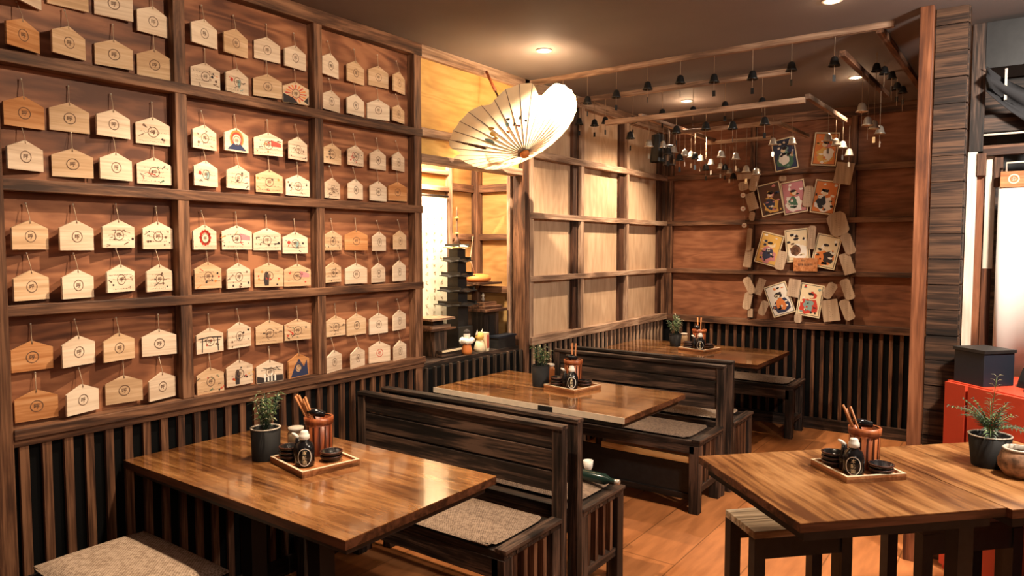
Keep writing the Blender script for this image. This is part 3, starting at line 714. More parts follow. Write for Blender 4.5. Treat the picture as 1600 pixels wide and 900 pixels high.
bells_x(4.21, 2.74, [(880,146),(918,150),(963,140),(1012,127),(1063,117),(1116,115),(1176,110),(1237,96),(1304,88)], 'iron', 'on the long front batten')
bells_x(4.82, 2.71, [(905,184),(929,186),(946,182),(989,181),(1035,170),(1083,166),(1133,158),(1191,152)], 'iron', 'on the second long batten')
bells_x(4.56, 2.465, [(985,205),(1057,196),(1103,190),(1145,189),(1195,182)], 'iron', 'on the nearest hung cross batten')
bells_y(2.10, 2.58, [(1370,98),(1382,103),(1394,111),(1402,128),(1411,134)], 'iron', 'beside the rightmost ceiling light')
bells_y(.67, 2.50, [(1014,218),(1036,220),(1053,228),(1070,233),(1080,236),(1095,242),(1111,248),(1126,254),(1140,262),(1153,262)], 'silver', 'on the crowded rearward batten')
bells_y(.74, 2.48, [(1044,230),(1062,240),(1086,238),(1103,256),(1133,256),(1146,270)], 'iron', 'just behind the crowded batten')
bells_y(1.78, 2.49, [(1294,208),(1306,216),(1317,220),(1327,232)], 'silver', 'on the bright-topped batten at the right')
bells_y(2.10, 2.57, [(1347,160),(1356,182),(1366,188),(1375,196)], 'silver', 'on the dark right-hand batten')
bells_x(5.28, 2.47, [(1127,235),(1150,238),(1166,258),(1182,262),(1208,215),(1238,214)], 'silver', 'on the middle hung cross batten')
for i, (bx, by) in enumerate([(1161,305),(1161,326),(1163,352)]):
    p = on(1, 6.48, bx, by)
    t = thing('disc_chime', 'white round chime disc with a flower mark, %s in the string left of the prints' % (['top','middle','bottom'][i]), 'chime', p, -PI/2, 'white disc chimes by the prints')
    MB().prism([(.022*math.cos(2*PI*k/16), .022*math.sin(2*PI*k/16)) for k in range(16)], -.004, .004, 'white').build('disc', t)
    mb = MB(); disc(mb, 0, 0, .007, 'red', .0045, 10); mb.build('flower_mark', t)
    MB().tube([(0,0,.02),(0,0,.09)], .001, 'string', 4).build('cord', t)
# black and grey paper lantern cluster in the corner of the rack
for i, (bx, by, mat, r, h, lab) in enumerate([(1028,232,'iron',.055,.20,'black hanging cloth streamer in front of the back corner, above the corner post'),(1046,243,'grey_z',.045,.15,'grey hanging cloth streamer right of the black one')]):
    p = on(0, .62, bx, by)
    t = thing('hanging_streamer', lab, 'streamer', p)
    mb = MB(); n = 20; vs = []; fs = []
    for j in range(6):
        for k in range(n):
            a = 2*PI*k/n; rr = r*(.75+.06*j)*(1+.14*math.sin(a*6+j*.4)); vs.append((rr*math.cos(a), rr*math.sin(a), h/2-h*j/5))
    for j in range(5):
        for k in range(n): fs.append((j*n+k, (j+1)*n+k, (j+1)*n+(k+1)%n, j*n+(k+1)%n))
    mb.add(vs, fs, mat, None, True); mb.add([vs[k] for k in range(n)]+[(0,0,h/2+.01)], [(k, (k+1)%n, n) for k in range(n)], mat)
    mb.build('cloth', t)
    MB().tube([(0,0,h/2),(0,0,2.49-p.z)], .0015, 'string', 5).build('cord', t)

# ------------------------------------------------------------------ umbrella
Hh = on(0, .03, 760, 112); th = math.acos(.34); nn = math.hypot(.39, .92)
ax = (math.sin(th)*(-.39/nn*Rv+.92/nn*Uv)+math.cos(th)*Fv).normalized()
A = Hh-ax*.66
t = thing('paper_umbrella', 'open white oiled-paper umbrella with painted flowers, hung by its handle from the ceiling edge', 'umbrella', A)
e1 = ax.cross(Vector((0,0,1))).normalized(); e2 = ax.cross(e1)
NR = 32; Rr = .43; Hu = .19; mb = MB(); vs = []; fs = []; NS = 6; SUB = 4
notch = []
def edge_ang(target):  # angle whose rim point projects closest to the given pixel
    best = None
    for k in range(360):
        a = math.radians(k); p = A+ax*Hu+(e1*math.cos(a)+e2*math.sin(a))*Rr; q = px(p); d = math.hypot(q[0]-target[0], q[1]-target[1])
        if best is None or d < best[0]: best = (d, a)
    return best[1]
n1 = edge_ang((850,138)); n2 = edge_ang((704,238)); n3 = edge_ang((768,165))
def rim(a, s):
    f = 1-.015*abs(math.sin(a*NR/2))
    dz = 0
    for n_, amp, wd in ((n1, .20, .13), (n2, .15, .12), (n3, .09, .16)):
        d = abs((a-n_+PI) % (2*PI)-PI)
        g = math.exp(-(d/wd)**2)
        f -= amp*g*s*s; dz -= .03*g*s*s*amp/.16
    r = .012+(Rr*f-.012)*s
    sag = .012*math.sin(PI*s)*abs(math.sin(a*NR/2))
    h = Hu*(s**.92)-sag+dz
    return ax*h+(e1*math.cos(a)+e2*math.sin(a))*r
n = NR*SUB
for j in range(NS+1):
    for k in range(n): vs.append(rim(2*PI*k/n, j/NS))
for j in range(NS):
    for k in range(n): fs.append((j*n+k, j*n+(k+1)%n, (j+1)*n+(k+1)%n, (j+1)*n+k))
mb.add(vs, fs, 'paper', None, True); mb.build('canopy', t)
for k in range(NR):
    a = 2*PI*k/NR
    MB().tube([rim(a, .03)+ax*.0005, rim(a, .25)+ax*.0005, rim(a, .5)+ax*.0005, rim(a, .75)+ax*.0005, rim(a, 1)+ax*.0005], [.0036,.0032,.0028,.0022,.0016], 'cup_dk', 5).build('rib', t)
    MB().tube([rim(a, .48)+ax*.006, ax*.22+(e1*math.cos(a)+e2*math.sin(a))*.018], .0012, 'chop', 4).build('strut', t)
MB().tube([ax*-.02, ax*.50], .0065, 'frame_z', 10).tube([ax*.50, ax*.66], .010, 'cup', 10).build('handle', t)['label'] = 'dark wooden shaft with red grip'
MB().tube([ax*.20, ax*.235], .022, 'chop', 16).build('runner', t)
MB().tube([ax*-.022, ax*-.01, ax*.012], [.014,.028,.032], 'orange', 16).build('ferrule', t)['label'] = 'orange-brown turned ferrule'
mb = MB()
rnd = random.Random(5)
def onc(a, s, off=-.003): return rim(a, s)+ax*off
def patch(a0, s0, da, ds, mat, n=10, off=-.004):
    c = onc(a0, s0, off); ring = [onc(a0+da*math.cos(2*PI*k/n)/max(s0,.2), s0+ds*math.sin(2*PI*k/n), off) for k in range(n)]
    mb.add([c]+ring, [(0, 1+k, 1+(k+1) % n) for k in range(n)], mat)
ac = edge_ang((735,190)); 
for da, s, w_, d_, m_ in ((.0,.55,.03,.05,'gold'),(.10,.62,.04,.03,'gold'),(-.05,.48,.03,.03,'gold'),(-.28,.45,.02,.13,'teal'),(-.22,.52,.03,.08,'teal'),(.45,.55,.03,.03,'teal'),(.52,.62,.03,.02,'ink'),(.62,.50,.025,.02,'ink'),(.72,.45,.03,.02,'pink'),(.80,.56,.02,.03,'ink'),(.95,.5,.02,.02,'ink'),(.35,.45,.02,.03,'orange')):
    patch(ac+da, s, w_, d_, m_)
for k in range(5): patch(ac-.55+.01*k, .55+.08*k, .02, .05, 'frame_z')
mb.build('painted_flowers', t)

# ------------------------------------------------------------------ downlights
def downlight(x, y, power, label, tgt=None, angle=105, visible=True):
    t = thing('ceiling_downlight', label, 'ceiling light', (x, y, Hc), 0, 'recessed ceiling spotlights')
    MB().lathe([(.045,0),(.047,-.006),(.036,-.008),(.030,-.001)], 'white', 24, closed=False).build('trim_ring', t)
    MB().lathe([(.029,-.003),(.022,-.010),(.010,-.013)], 'glow', 20).build('lamp', t)
    d = bpy.data.lights.new('spot', 'SPOT'); d.energy = power; d.spot_size = math.radians(angle); d.spot_blend = .7; d.shadow_soft_size = .022; d.color = (1, .77, .53)
    o = bpy.data.objects.new('spot_lamp', d); C.objects.link(o); o.location = (x, y, Hc-.03)
    v = Vector(tgt)-o.location if tgt else Vector((0,0,-1))
    o.rotation_euler = v.to_track_quat('-Z', 'Y').to_euler()
    p = bpy.data.lights.new('halo', 'POINT'); p.energy = power*(.003 if 'out of the picture' in label else .013); p.shadow_soft_size = .03; p.color = (1, .70, .42)
    q = bpy.data.objects.new('halo_lamp', p); C.objects.link(q); q.location = (x, y, Hc-.09)
downlight(.505, 3.60, 300, 'lit ceiling spotlight above the paper umbrella', (.30,4.2,0), 108)
downlight(.617, 5.505, 240, 'lit ceiling spotlight seen through the batten rack, nearer the left wall', (.3,5.4,0), 120)
downlight(1.873, 5.432, 90, 'lit ceiling spotlight at the right end of the batten rack')
downlight(2.088, 3.69, 32, 'ceiling spotlight cut by the top edge of the picture')
downlight(.78, 1.90, 200, 'ceiling spotlight above the nearest left table, out of the picture', (.45,1.80,0), 112)
downlight(2.1, 1.95, 160, 'ceiling spotlight in front of the right-hand table, out of the picture', (.0,1.9,1.7), 100)
downlight(3.4, 2.9, 150, 'ceiling spotlight over the right-hand tables, out of the picture', (2.6,3.0,0))
def area(loc, tgt, size, power, col, name):
    d = bpy.data.lights.new(name, 'AREA'); d.energy = power; d.size = size; d.color = col
    o = bpy.data.objects.new(name, d); C.objects.link(o); o.location = loc
    o.rotation_euler = (Vector(tgt)-Vector(loc)).to_track_quat('-Z', 'Y').to_euler()
area((-.20, 3.45, 2.33), (-.36, 3.72, 1.2), .2, 34, (1, .80, .54), 'alcove_lamp')
area((3.35, 3.2, 2.5), (2.85, 4.4, 1.1), .15, 75, (1, .9, .78), 'banner_lamp')
w = bpy.data.worlds.new('world'); SC.world = w; w.use_nodes = True
w.node_tree.nodes['Background'].inputs[0].default_value = (1, .75, .55, 1); w.node_tree.nodes['Background'].inputs[1].default_value = .02
d = bpy.data.lights.new('scroll_fill', 'SPOT'); d.energy = 95; d.spot_size = math.radians(58); d.spot_blend = .5; d.shadow_soft_size = .02; d.color = (1, .82, .56)  # unseen spot added to brighten the scroll and its glare on the table
o = bpy.data.objects.new('scroll_fill', d); C.objects.link(o); o.location = (-.13, 3.45, 2.30)
o.rotation_euler = (Vector((-.45, 3.66, 1.45))-Vector(o.location)).to_track_quat('-Z', 'Y').to_euler()
# soft light from the rest of the dining room behind the camera
area((4.4, -.6, 2.6), (1.6, 3.6, .6), 1.2, 38, (1, .80, .66), 'room_lamp')

# ------------------------------------------------------------------ tables
def table(cx, cy, w, d, rz, label, pale=False, gap=False):
    t = thing('dining_table', label, 'table', (cx, cy, 0), rz, 'wooden dining tables')
    mb = MB().box((-w/2,-d/2,.747),(w/2,d/2,.75),'top').box((-w/2,-d/2,.720),(w/2,d/2,.747),'top_edge'); o = mb.build('tabletop', t)
    mb = MB().box((-w/2+.03,-d/2+.03,.69),(w/2-.03,d/2-.03,.722),'black_wood'); mb.build('apron', t)
    if pale:
        mb = MB().box((-w/2,-d/2-.006,.720),(w/2,-d/2-.001,.751),'edge_pale').box((.13,-d/2-.012,.714),(.22,-d/2-.0015,.748),'black_metal'); mb.build('edge_band', t)['label'] = 'pale edge band with a black clip'
    for s in (-.5,.15):
        MB().box((s*w/2-.035,-.035,.03),(s*w/2+.035,.035,.69),'black_metal').build('pedestal', t)
        MB().box((s*w/2-.04,-d*.36,0),(s*w/2+.04,d*.36,.03),'black_metal').build('foot', t)
    return t
table(.661,1.70,1.318,.72,0,'long varnished wooden table nearest the viewer against the plaque wall')
table(.655,3.52,1.292,.735,math.radians(-1),'long varnished wooden table with a pale front edge, in front of the alcove', True)
table(.67,5.55,1.33,.82,0,'long varnished wooden table farthest away in the back corner')
RZ = math.radians(46.5); e1t = Vector((math.cos(RZ), math.sin(RZ), 0)); e2t = Vector((-math.sin(RZ), math.cos(RZ), 0))
P0 = Vector((2.349, 2.249, 0))
c4 = P0+e1t*.37+e2t*.358; c5 = P0+e1t*(.742+.36)+e2t*(.358-.02)
def table45(c, w, label, legs):
    t = thing('dining_table', label, 'table', c, RZ, 'wooden dining tables')
    MB().box((-w/2,-.358,.747),(w/2,.358,.75),'top_y').box((-w/2,-.358,.720),(w/2,.358,.747),'top_edge').build('tabletop', t)
    MB().box((-w/2+.03,-.33,.68),(w/2-.03,.33,.722),'black_wood').build('apron', t)
    for lx, ly in legs:
        MB().box((lx-.028,ly-.028,.0),(lx+.028,ly+.028,.68),'black_wood').build('leg', t)
    return t
M['top_y'] = wood('varnished_table_wood_cross', (.12,.042,.014), (.28,.12,.04), (.46,.23,.09), 'y', rough=.28, bump=.06, spec=.5, streak=9)
table45(c4, .735, 'square varnished wooden table at the right, with the condiment tray', [(.25,.30),(.25,-.30),(-.31,.30)][:2])
table45(c5, .72, 'varnished wooden table joined to its right, with the potted palm', [(.30,.30),(.30,-.30)])

# ------------------------------------------------------------------ benches
def cushion(name, x0, x1, y0, y1, z, mat, label, h=.045, ld=.0):
    t = thing(name, label, 'cushion', ((x0+x1)/2, (y0+y1)/2, z))
    w = (x1-x0)/2; d = (y1-y0)/2; n = 12; vs = []; fs = []
    for top in (1, 0):
        for i in range(n+1):
            for j in range(n+1):
                u = -1+2*i/n; v = -1+2*j/n; e = (1-abs(u)**6)*(1-abs(v)**6)
                vs.append((u*w*(1-.03*abs(v)**6), v*d*(1-.03*abs(u)**6), (h*.45+h*.55*max(e,0)**.5) if top else (h*.45-h*.45*max(e,0)**.5)))
    N = (n+1)*(n+1)
    for i in range(n):
        for j in range(n):
            a = i*(n+1)+j; fs.append((a, a+n+1, a+n+2, a+1)); fs.append((N+a, N+a+1, N+a+n+2, N+a+n+1))
    MB().add(vs, fs, mat, None, True).build('pad', t)
    pts = [(w*.955*a, d*.955*b, h*.45) for a, b in ((-1,-1),(1,-1),(1,1),(-1,1),(-1,-1))]
    mb = MB()
    for p, q in zip(pts[:-1], pts[1:]): mb.tube([p, q], .004, mat, 6)
    mb.build('piping', t)
    return t
def bench(label, x0, x1, y0, y1, back=None, side=1, shelf=False, slat_end=True, zt=.85, top='grey'):
    # side=+1: the seat faces -y and the back is at the +y side
    t = thing('bench', label, 'bench', (x0, y0, 0), 0, 'dark wooden benches')
    L = x1-x0; D = y1-y0; sw = .44
    mb = MB(); k = 5
    for i in range(k): mb.box((.0, D*i/k+.002, sw-.03), (L, D*(i+1)/k-.002, sw), 'char_x')
    mb.build('seat', t, bevel=.002)
    MB().box((L-.045,0,sw-.005),(L+.01,D,sw+.012),'char_y').build('end_rail', t, bevel=.002)
    for yy in (.0, D-.03): MB().box((.03,yy,sw-(.075 if shelf else .11)),(L-.03,yy+.03,sw-.03),'char_x').build('apron', t)
    for lx in (.0, L-.06):
        for ly in (0, D-.06): MB().box((lx,ly,0),(lx+.06,ly+.06,sw-.03),'char_z').build('leg', t, bevel=.002)
    MB().box((L-.05,.05,.12),(L-.01,D-.05,.16),'char_y').build('stretcher', t)
    if shelf:
        MB().box((.05,.02,.075),(L-.06,.05,.11),'char_x').build('stretcher', t)
        MB().box((.05,.030,.10),(L-.06,.045,.31),'black_wood').build('shadow_panel', t)  # black sheet standing in for the shade under the seat
        MB().box((.62,.004,.305),(L-.06,.030,.342),'natural').build('shelf_edge', t)['label'] = 'unstained pale wood strip'
    if slat_end:
        n = 4
        for i in range(n):
            yy = .06+(D-.12)*(i+.5)/n-.012; MB().box((L-.045,yy,.16),(L-.015,yy+.024,sw-.03),'slat_z').build('baluster', t)
    if back:
        yb = D if side > 0 else -.045
        fy = yb-.004 if side > 0 else yb+.049
        for lx in (0, L-.045): MB().box((lx,yb,0),(lx+.05,yb+.045,zt),'char_z').build('back_post', t, bevel=.002)
        zb = [(zt-.085,zt-.005),(zt-.18,zt-.095),(zt-.275,zt-.19)]
        for a, b in zb: MB().box((.05,yb+.008,a),(L-.045,yb+.037,b),'char_x').build('back_board', t, bevel=.003)
        MB().box((.0,yb-.004,zt-.004),(L+.006,yb+.049,zt+.014),'char_x').build('top_rail', t, bevel=.002)
    return t
bench('bench at the lower left corner with a beige speckled cushion, before the nearest table', .07,.70,.95,1.36,None,1,slat_end=False)
cushion('seat_cushion', .09,.70,.97,1.37,.4535,'cush_beige','beige speckled seat cushion at the lower left corner', .05)
bench('slat-backed bench facing the nearest left table', .07,1.325,2.10,2.50,True,1,zt=.83)
cushion('seat_cushion', .12,1.27,2.095,2.47,.441,'cush_brown','brown woven cushion on the bench facing the nearest left table',.026)
bench('slat-backed bench back to back with the nearer one, facing the alcove table', .15,1.345,2.64,3.04,True,-1,zt=.845)
cushion('seat_cushion', .2,1.29,2.70,3.03,.441,'cush_brown','brown woven cushion on the bench with the green bottle',.03)
bench('slat-backed bench behind the alcove table with a pale strip under its seat', .07,1.345,4.00,4.40,True,1,shelf=True,zt=.83)
cushion('seat_cushion', .10,1.27,4.02,4.38,.441,'cush_grey','dull brown woven cushion on the bench behind the alcove table',.025)
bench('slat-backed bench facing the farthest table, back towards the viewer', .15,1.36,4.55,4.95,True,-1,zt=.845)
cushion('seat_cushion', .2,1.28,4.58,4.93,.441,'cush_beige','light cushion on the bench just before the farthest table',.03)
bench('backless bench against the back wall beyond the farthest table', .07,1.34,6.07,6.45,None,1,slat_end=False)
cushion('seat_cushion', .10,1.28,6.10,6.43,.441,'cush_grey','grey-brown cushion on the bench against the back wall',.025)
# bottle and salt cup lying on the bench
p = on(2, .48, 925, 746)
t = thing('lying_bottle', 'dark green glass bottle lying on the bench end behind the slatted back', 'bottle', on(2, .50, 928, 745), 0)
T = TR((0,0,0), ry=PI/2)
MB().lathe([(.0,-.10),(.024,-.098),(.026,-.09),(.026,.06),(.012,.09),(.010,.13),(.0,.131)],'cordm',16,T,closed=False).build('body', t)
MB().lathe([(.0125,.115),(.0125,.135),(.0,.136)],'silver',12,T,closed=False).build('cap', t)

q = on(2, .475, 919, 733)
t = thing('sake_cup', 'small white cup standing on the bench end behind the slatted back', 'cup', q)
MB().lathe([(.016,0),(.022,.01),(.026,.045),(.023,.045),(.018,.008),(.001,.006)],'white',20,closed=False).build('body', t)
# stools under right tables
def stool(c, w, d, rz, label, mat='grey_x', h=.46):
    t = thing('stool', label, 'stool', c, rz, 'low wooden stools at the right-hand tables')
    mb = MB(); 
    for i in range(2): mb.box((-w/2, -d/2+d*i/2+.0015, h-.032),(w/2, -d/2+d*(i+1)/2-.0015, h), mat)
    mb.build('seat', t, bevel=.003)
    for sx in (-1,1):
        for sy in (-1,1):
            x = sx*(w/2-.025); y = sy*(d/2-.025); MB().box((x-.024,y-.024,0),(x+.024,y+.024,h-.032),'black_wood').build('leg', t)
    for sy in (-1,1): MB().box((-w/2+.03,sy*(d/2-.02)-.01,h-.12),(w/2-.03,sy*(d/2-.02)+.01,h-.032),'black_wood').build('rail', t)
    return t
p0 = Vector((2.04,2.82,0))
M['seat_pale'] = wood('worn_stool_top', (.20,.14,.085), (.40,.30,.20), (.62,.50,.38), 'x', rough=.45, bump=.1)
stool(p0+e1t*.22+e2t*.125, .44,.25,RZ,'low stool with a worn pale top at the left end of the right-hand table','seat_pale')
stool(Vector((2.56,3.24,0))+e1t*.24+e2t*.125+e1t*.03, .48,.25,RZ,'black low stool pushed under the joined right-hand table','black_wood')
# black box behind the stool leg
# ------------------------------------------------------------------ condiments
def leafy(t, kind, h, rnd, z0=.12):
    mb = MB(); st = MB()
    def blade(base, d, ln, w, mat):
        d = d.normalized(); s = d.cross(Vector((0,0,1)))
        s = s.normalized() if s.length > .01 else Vector((1,0,0))
        up = s.cross(d); m1 = base+d*ln*.5+up*.004; tip = base+d*ln-Vector((0,0,ln*.18))
        mb.add([base, m1-s*w/2, tip, m1+s*w/2, m1-up*.002], [(0,1,4),(1,2,4),(2,3,4),(3,0,4)], mat)
    if kind == 'bush':
        for k in range(13):
            a = rnd.uniform(0,2*PI); tilt = rnd.uniform(.05,.50); hh = h*rnd.uniform(.6,1)
            d = Vector((math.sin(tilt)*math.cos(a), math.sin(tilt)*math.sin(a), math.cos(tilt)))
            b = Vector((rnd.uniform(-.015,.015), rnd.uniform(-.015,.015), z0-.01)); st.tube([b, b+d*hh], .0013, 'leaf_dk', 5)
            for q in range(20):
                s = .30+.70*q/20; aa = rnd.uniform(0,2*PI)
                blade(b+d*hh*s, Vector((math.cos(aa), math.sin(aa), rnd.uniform(-.1,.9))), rnd.uniform(.022,.042), rnd.uniform(.005,.009), rnd.choice(['leaf','leaf_dk','leaf','leaf_pale']))
    else:
        for k in range(22):
            a = 2*PI*k/11+rnd.uniform(-.2,.2); tilt = rnd.uniform(.15,1.15) if k else .05; hh = h*rnd.uniform(.5,.95) if k else h*1.25
            pts = []
            for q in range(7):
                s = q/6; tt = tilt*(.35+.9*s)
                pts.append(Vector((0,0,z0))+Vector((math.sin(tt)*math.cos(a), math.sin(tt)*math.sin(a), math.cos(tt)))*hh*s)
            st.tube(pts, .0012, 'leaf', 5)
            for q in range(2,7):
                for sd in (-1,1):
                    for o in (0,.5):
                        p = pts[q-1].lerp(pts[q], o+.5 if o == 0 else 1.0); d = (pts[q]-pts[q-1]).normalized()
                        s = d.cross(Vector((0,0,1))).normalized() if abs(d.z) < .99 else Vector((1,0,0))
                        blade(p, s*sd+d*.7, .050*(1-.08*q), .006, 'leaf_pale' if k == 0 else rnd.choice(['leaf','leaf_dk','leaf_dk']))
    st.build('stems', t); mb.build('foliage', t)
def potted(loc, r, rb, h, kind, ph, label, seed, rimpale=True):
    t = thing('potted_plant', label, 'potted plant', loc)
    MB().lathe([(rb,0),(r,h),(r-.006,h),(rb-.008,.02)],'pot',28,closed=False).lathe([(.001,0.001),(rb,0)],'pot',28,closed=False).build('pot', t)
    MB().lathe([(r,h-.001),(r+.0015,h+.002),(r-.005,h+.003),(r-.0065,h-.001)],'rim' if rimpale else 'pot',28,closed=False).build('pot_rim', t)
    MB().lathe([(.001,h-.014),(r-.008,h-.016)],'soil',24,closed=False).build('soil', t)
    leafy(t, kind, ph, random.Random(seed), h-.01)
def condiments(corner, rz, where, chop=6, tw=.245, td=.24, lean=-1, jarpos=None, cup=(.088,.165), bw=1.0):
    c = Vector(corner); R = Matrix.Rotation(rz, 4, 'Z'); zt = .766
    def at(u, v, z=zt):
        q = R @ Vector((u, v, 0)); return (c.x+q.x, c.y+q.y, z)
    t = thing('condiment_tray', 'rectangular wooden tray with a pale rim %s' % where, 'tray', (c.x, c.y, .7505), rz, 'condiment trays')
    MB().box((0,0,0),(tw,td,.014),'tray').build('base', t)
    mb = MB(); 
    for lo, hi in (((0,0,.0),(tw,.010,.024)),((0,td-.010,.0),(tw,td,.024)),((0,.010,.0),(.010,td-.010,.024)),((tw-.010,.010,.0),(tw,td-.010,.024))):
        mb.box(lo,(hi[0],hi[1],.0225),'tray'); mb.box((lo[0],lo[1],.0226),(hi[0],hi[1],.0245),'tray_rim')
    mb.build('rim', t)
    # cup
    t = thing('chopstick_cup', 'red-brown slatted wooden chopstick cup %s' % where, 'cup', at(*cup), rz, 'chopstick cups')
    mb = MB().lathe([(.050,0),(.054,.145),(.049,.145),(.046,.01)],'cup',28,closed=False).lathe([(.001,.004),(.05,.0)],'cup',28,closed=False); mb.build('body', t)
    for k in range(14):
        a = 2*PI*k/14; MB().box((.0495,-.0035,.012),(.0535,.0035,.118),'cup_dk',TR(rz=a)).build('slat', t)
    MB().lathe([(.0545,.125),(.0575,.125),(.0585,.150),(.049,.150)],'cup',28,closed=False).build('hoop', t)
    rnd = random.Random(int(c.x*100))
    q = thing('chopstick_bundle', 'bundle of orange-brown chopsticks leaning in the cup %s' % where, 'chopsticks', at(*cup, zt+.012), 0, 'chopstick bundles')
    lv = -Rv*lean if lean else Vector((0,0,0))
    for k in range(chop):
        s = Vector((rnd.uniform(-.015,.015), rnd.uniform(-.015,.015), .0)); o = (k-chop/2)*.007
        top = s+lv*(-.065)+Rv*o*.9+Vector((0,0,.225+.004*k)) if lean else s*1.2+Vector((0,0,.235))
        if lean: top = s*.5-Rv*.070+Rv*o+Vector((0,0,.215+rnd.uniform(-.008,.012)))
        st = s*.6+(Rv*.02 if lean else Vector((0,0,0)))
        MB().tube([st, top], [.0025,.0050], 'chop', 6).build('chopstick', q)
    q = thing('black_ladle', 'black ladle resting across the chopstick cup %s' % where, 'ladle', at(*cup, zt), 0, 'black ladles')
    T = TR((0,0,0))
    MB().tube([Rv*.02+Vector((0,0,.03)), -Rv*.02+Vector((0,0,.15))], .005, 'gloss', 8).build('handle', q)
    d0 = -Rv*.045+Vector((0,0,.172))
    MB().tube([d0, d0+Rv*.03-Vector((0,0,.006)), d0+Rv*.07-Vector((0,0,.014))], [.010,.017,.012], 'gloss', 10).build('bowl', q)
    # bottle
    t = thing('soy_sauce_bottle', 'black soy sauce bottle with white cap and oval label %s' % where, 'bottle', at(.172,.060), 0, 'soy sauce bottles')
    MB().lathe([(.0,0),(.034,.001),(.037,.008),(.037,.065),(.030,.085),(.015,.098),(.014,.104)],'gloss',24,closed=False).build('body', t)
    MB().lathe([(.015,.100),(.020,.104),(.019,.118),(.015,.121),(.015,.128),(.012,.133),(.0,.134)],'white',20,closed=False).build('cap', t)
    # label faces the viewer
    cp = Vector(at(.172,.060)); va = math.atan2(CAM.y-cp.y, CAM.x-cp.x)
    mb = MB(); n = 40
    def cyl(y, z, r): a = y/.037; return (r*math.cos(a), r*math.sin(a), z)
    for r1, r2 in ((1.0,.90),):
        vs = []; 
        for k in range(n+1):
            a = 2*PI*k/n
            for f in (r1, r2): vs.append(cyl(.026*f*math.cos(a), .040+.034*f*math.sin(a), .0378))
        mb.add(vs, [(2*k,2*k+2,2*k+3,2*k+1) for k in range(n)], 'white', TR(rz=va))
    for s, ch in enumerate('本醸造'):
        vs, fs = glyph(ch); mb.add([cyl(v[0]*.0165, .058-.0185*s+v[1]*.0165, .0378) for v in vs], fs, 'cream', TR(rz=va))
    mb.build('oval_label', t)
    t = thing('spouted_cruet', 'small black cruet with a white spout %s' % where, 'cruet', at(.115,.062), 0, 'spouted cruets')
    MB().lathe([(.0,0),(.019,.001),(.020,.05),(.012,.07),(.010,.095),(.0,.096)],'gloss',18,closed=False).build('body', t)
    MB().tube([Vector((0,0,.094)), -Rv*.012+Vector((0,0,.106)), -Rv*.024+Vector((0,0,.112))], [.008,.007,.004], 'white', 10).build('spout', t)
    for (u, v), nm, lb in (((.062,.055),'stacked',''),((.180,.168),'single','')):
        for k in range(3 if nm == 'stacked' else 2):
            t = thing('small_dish', 'black glossy dish %s %s' % ('in the left-hand stack, '+['bottom','middle','top'][k] if nm == 'stacked' else 'in the right-hand pair, '+['lower','upper'][k], where), 'dish', at(u, v, zt+.0165*k), 0, 'small black dishes')
            MB().lathe([(.001,0),(.034,0),(.044,.016),(.0435,.020),(.040,.020),(.032,.006),(.001,.004)],'gloss',26,closed=False).build('bowl', t)
            MB().lathe([(.0441,.0175),(.0441,.0205),(.0405,.0212),(.0400,.0200)],'cup_dk',26,closed=False).build('rim', t)
def jar(loc, label, r=.033, h=.085, mat='jar'):
    t = thing('lidded_jar', label, 'jar', loc)
    MB().lathe([(.0,0),(r*.85,.002),(r,.02),(r,h*.7),(r*.8,h*.85)],mat,24,closed=False).build('body', t)
    MB().lathe([(r*.75,h*.83),(r*.95,h*.86),(r*.95,h*.97),(r*.5,h),(.0,h+.001)],'rim',24,closed=False).build('lid', t)
a = math.radians(-11)
condiments((.500,1.667,0), a, 'on the nearest left table', 6, cup=(.062,.178), tw=.27, td=.24)
potted((.440,1.690,.7505), .058,.054,.125,'bush',.17,'bushy green plant in a straight black pot on the nearest left table',1)
jar((.440,1.835,.7505),'tan ceramic jar with pale lid behind the pot on the nearest left table', .034,.10)
condiments((.556,3.53,0), math.radians(-11), 'on the alcove table', 5, lean=0)
potted((.500,3.58,.7505), .055,.050,.125,'bush',.15,'bushy green plant in a black pot on the alcove table',2,False)
jar((.46,3.75,.7505),'orange-brown jar with flat pale lid on the alcove table', .028,.11,'chop')
condiments((.575,5.50,0), math.radians(-14), 'on the farthest table', 3, lean=0)
potted((.465,5.70,.7505), .055,.042,.10,'bush',.20,'tall green plant in a black pot on the farthest table',3,False)
jar((.47,5.88,.7505),'pale jar with flat lid beside the plant on the farthest table', .03,.095)
condiments((2.229,2.886,0), math.radians(-44), 'on the right-hand table', 4, tw=.222, td=.240)
potted((2.790,3.292,.7505), .074,.060,.12,'palm',.19,'feathery palm in a tapered grey pot with pale rim, at the right edge',6)
t = thing('stoneware_jar', 'round mottled brown stoneware jar beside the palm at the right edge', 'jar', (2.885,3.195,.7505))
MB().lathe([(.0,0),(.045,.002),(.066,.035),(.068,.060),(.056,.092),(.050,.100)],'mottled',28,closed=False).build('body', t)
MB().lathe([(.050,.098),(.055,.103),(.050,.108),(.044,.104),(.044,.09)],'rim',28,closed=False).build('mouth_rim', t)

# ------------------------------------------------------------------ right side
trim(MB().box((2.415,4.05,0),(2.475,4.10,Hc),'red_z'))
struct(MB().box((2.478,4.16,0),(2.610,4.25,Hc),'black_panel').build('wall_pillar'))
mb = MB(); z = 0; k = 0
while z < Hc:
    mb.box((2.476,4.145-.004*(k%2),z+.0015),(2.612,4.16,min(z+.1265,Hc)),'plank'); z += .128; k += 1
trim(mb, .001)
mb = MB(); z = 0
while z < Hc: mb.box((2.610,4.165,z+.003),(2.618,4.25,min(z+.125,Hc)),'plank'); z += .128
trim(mb, .002)
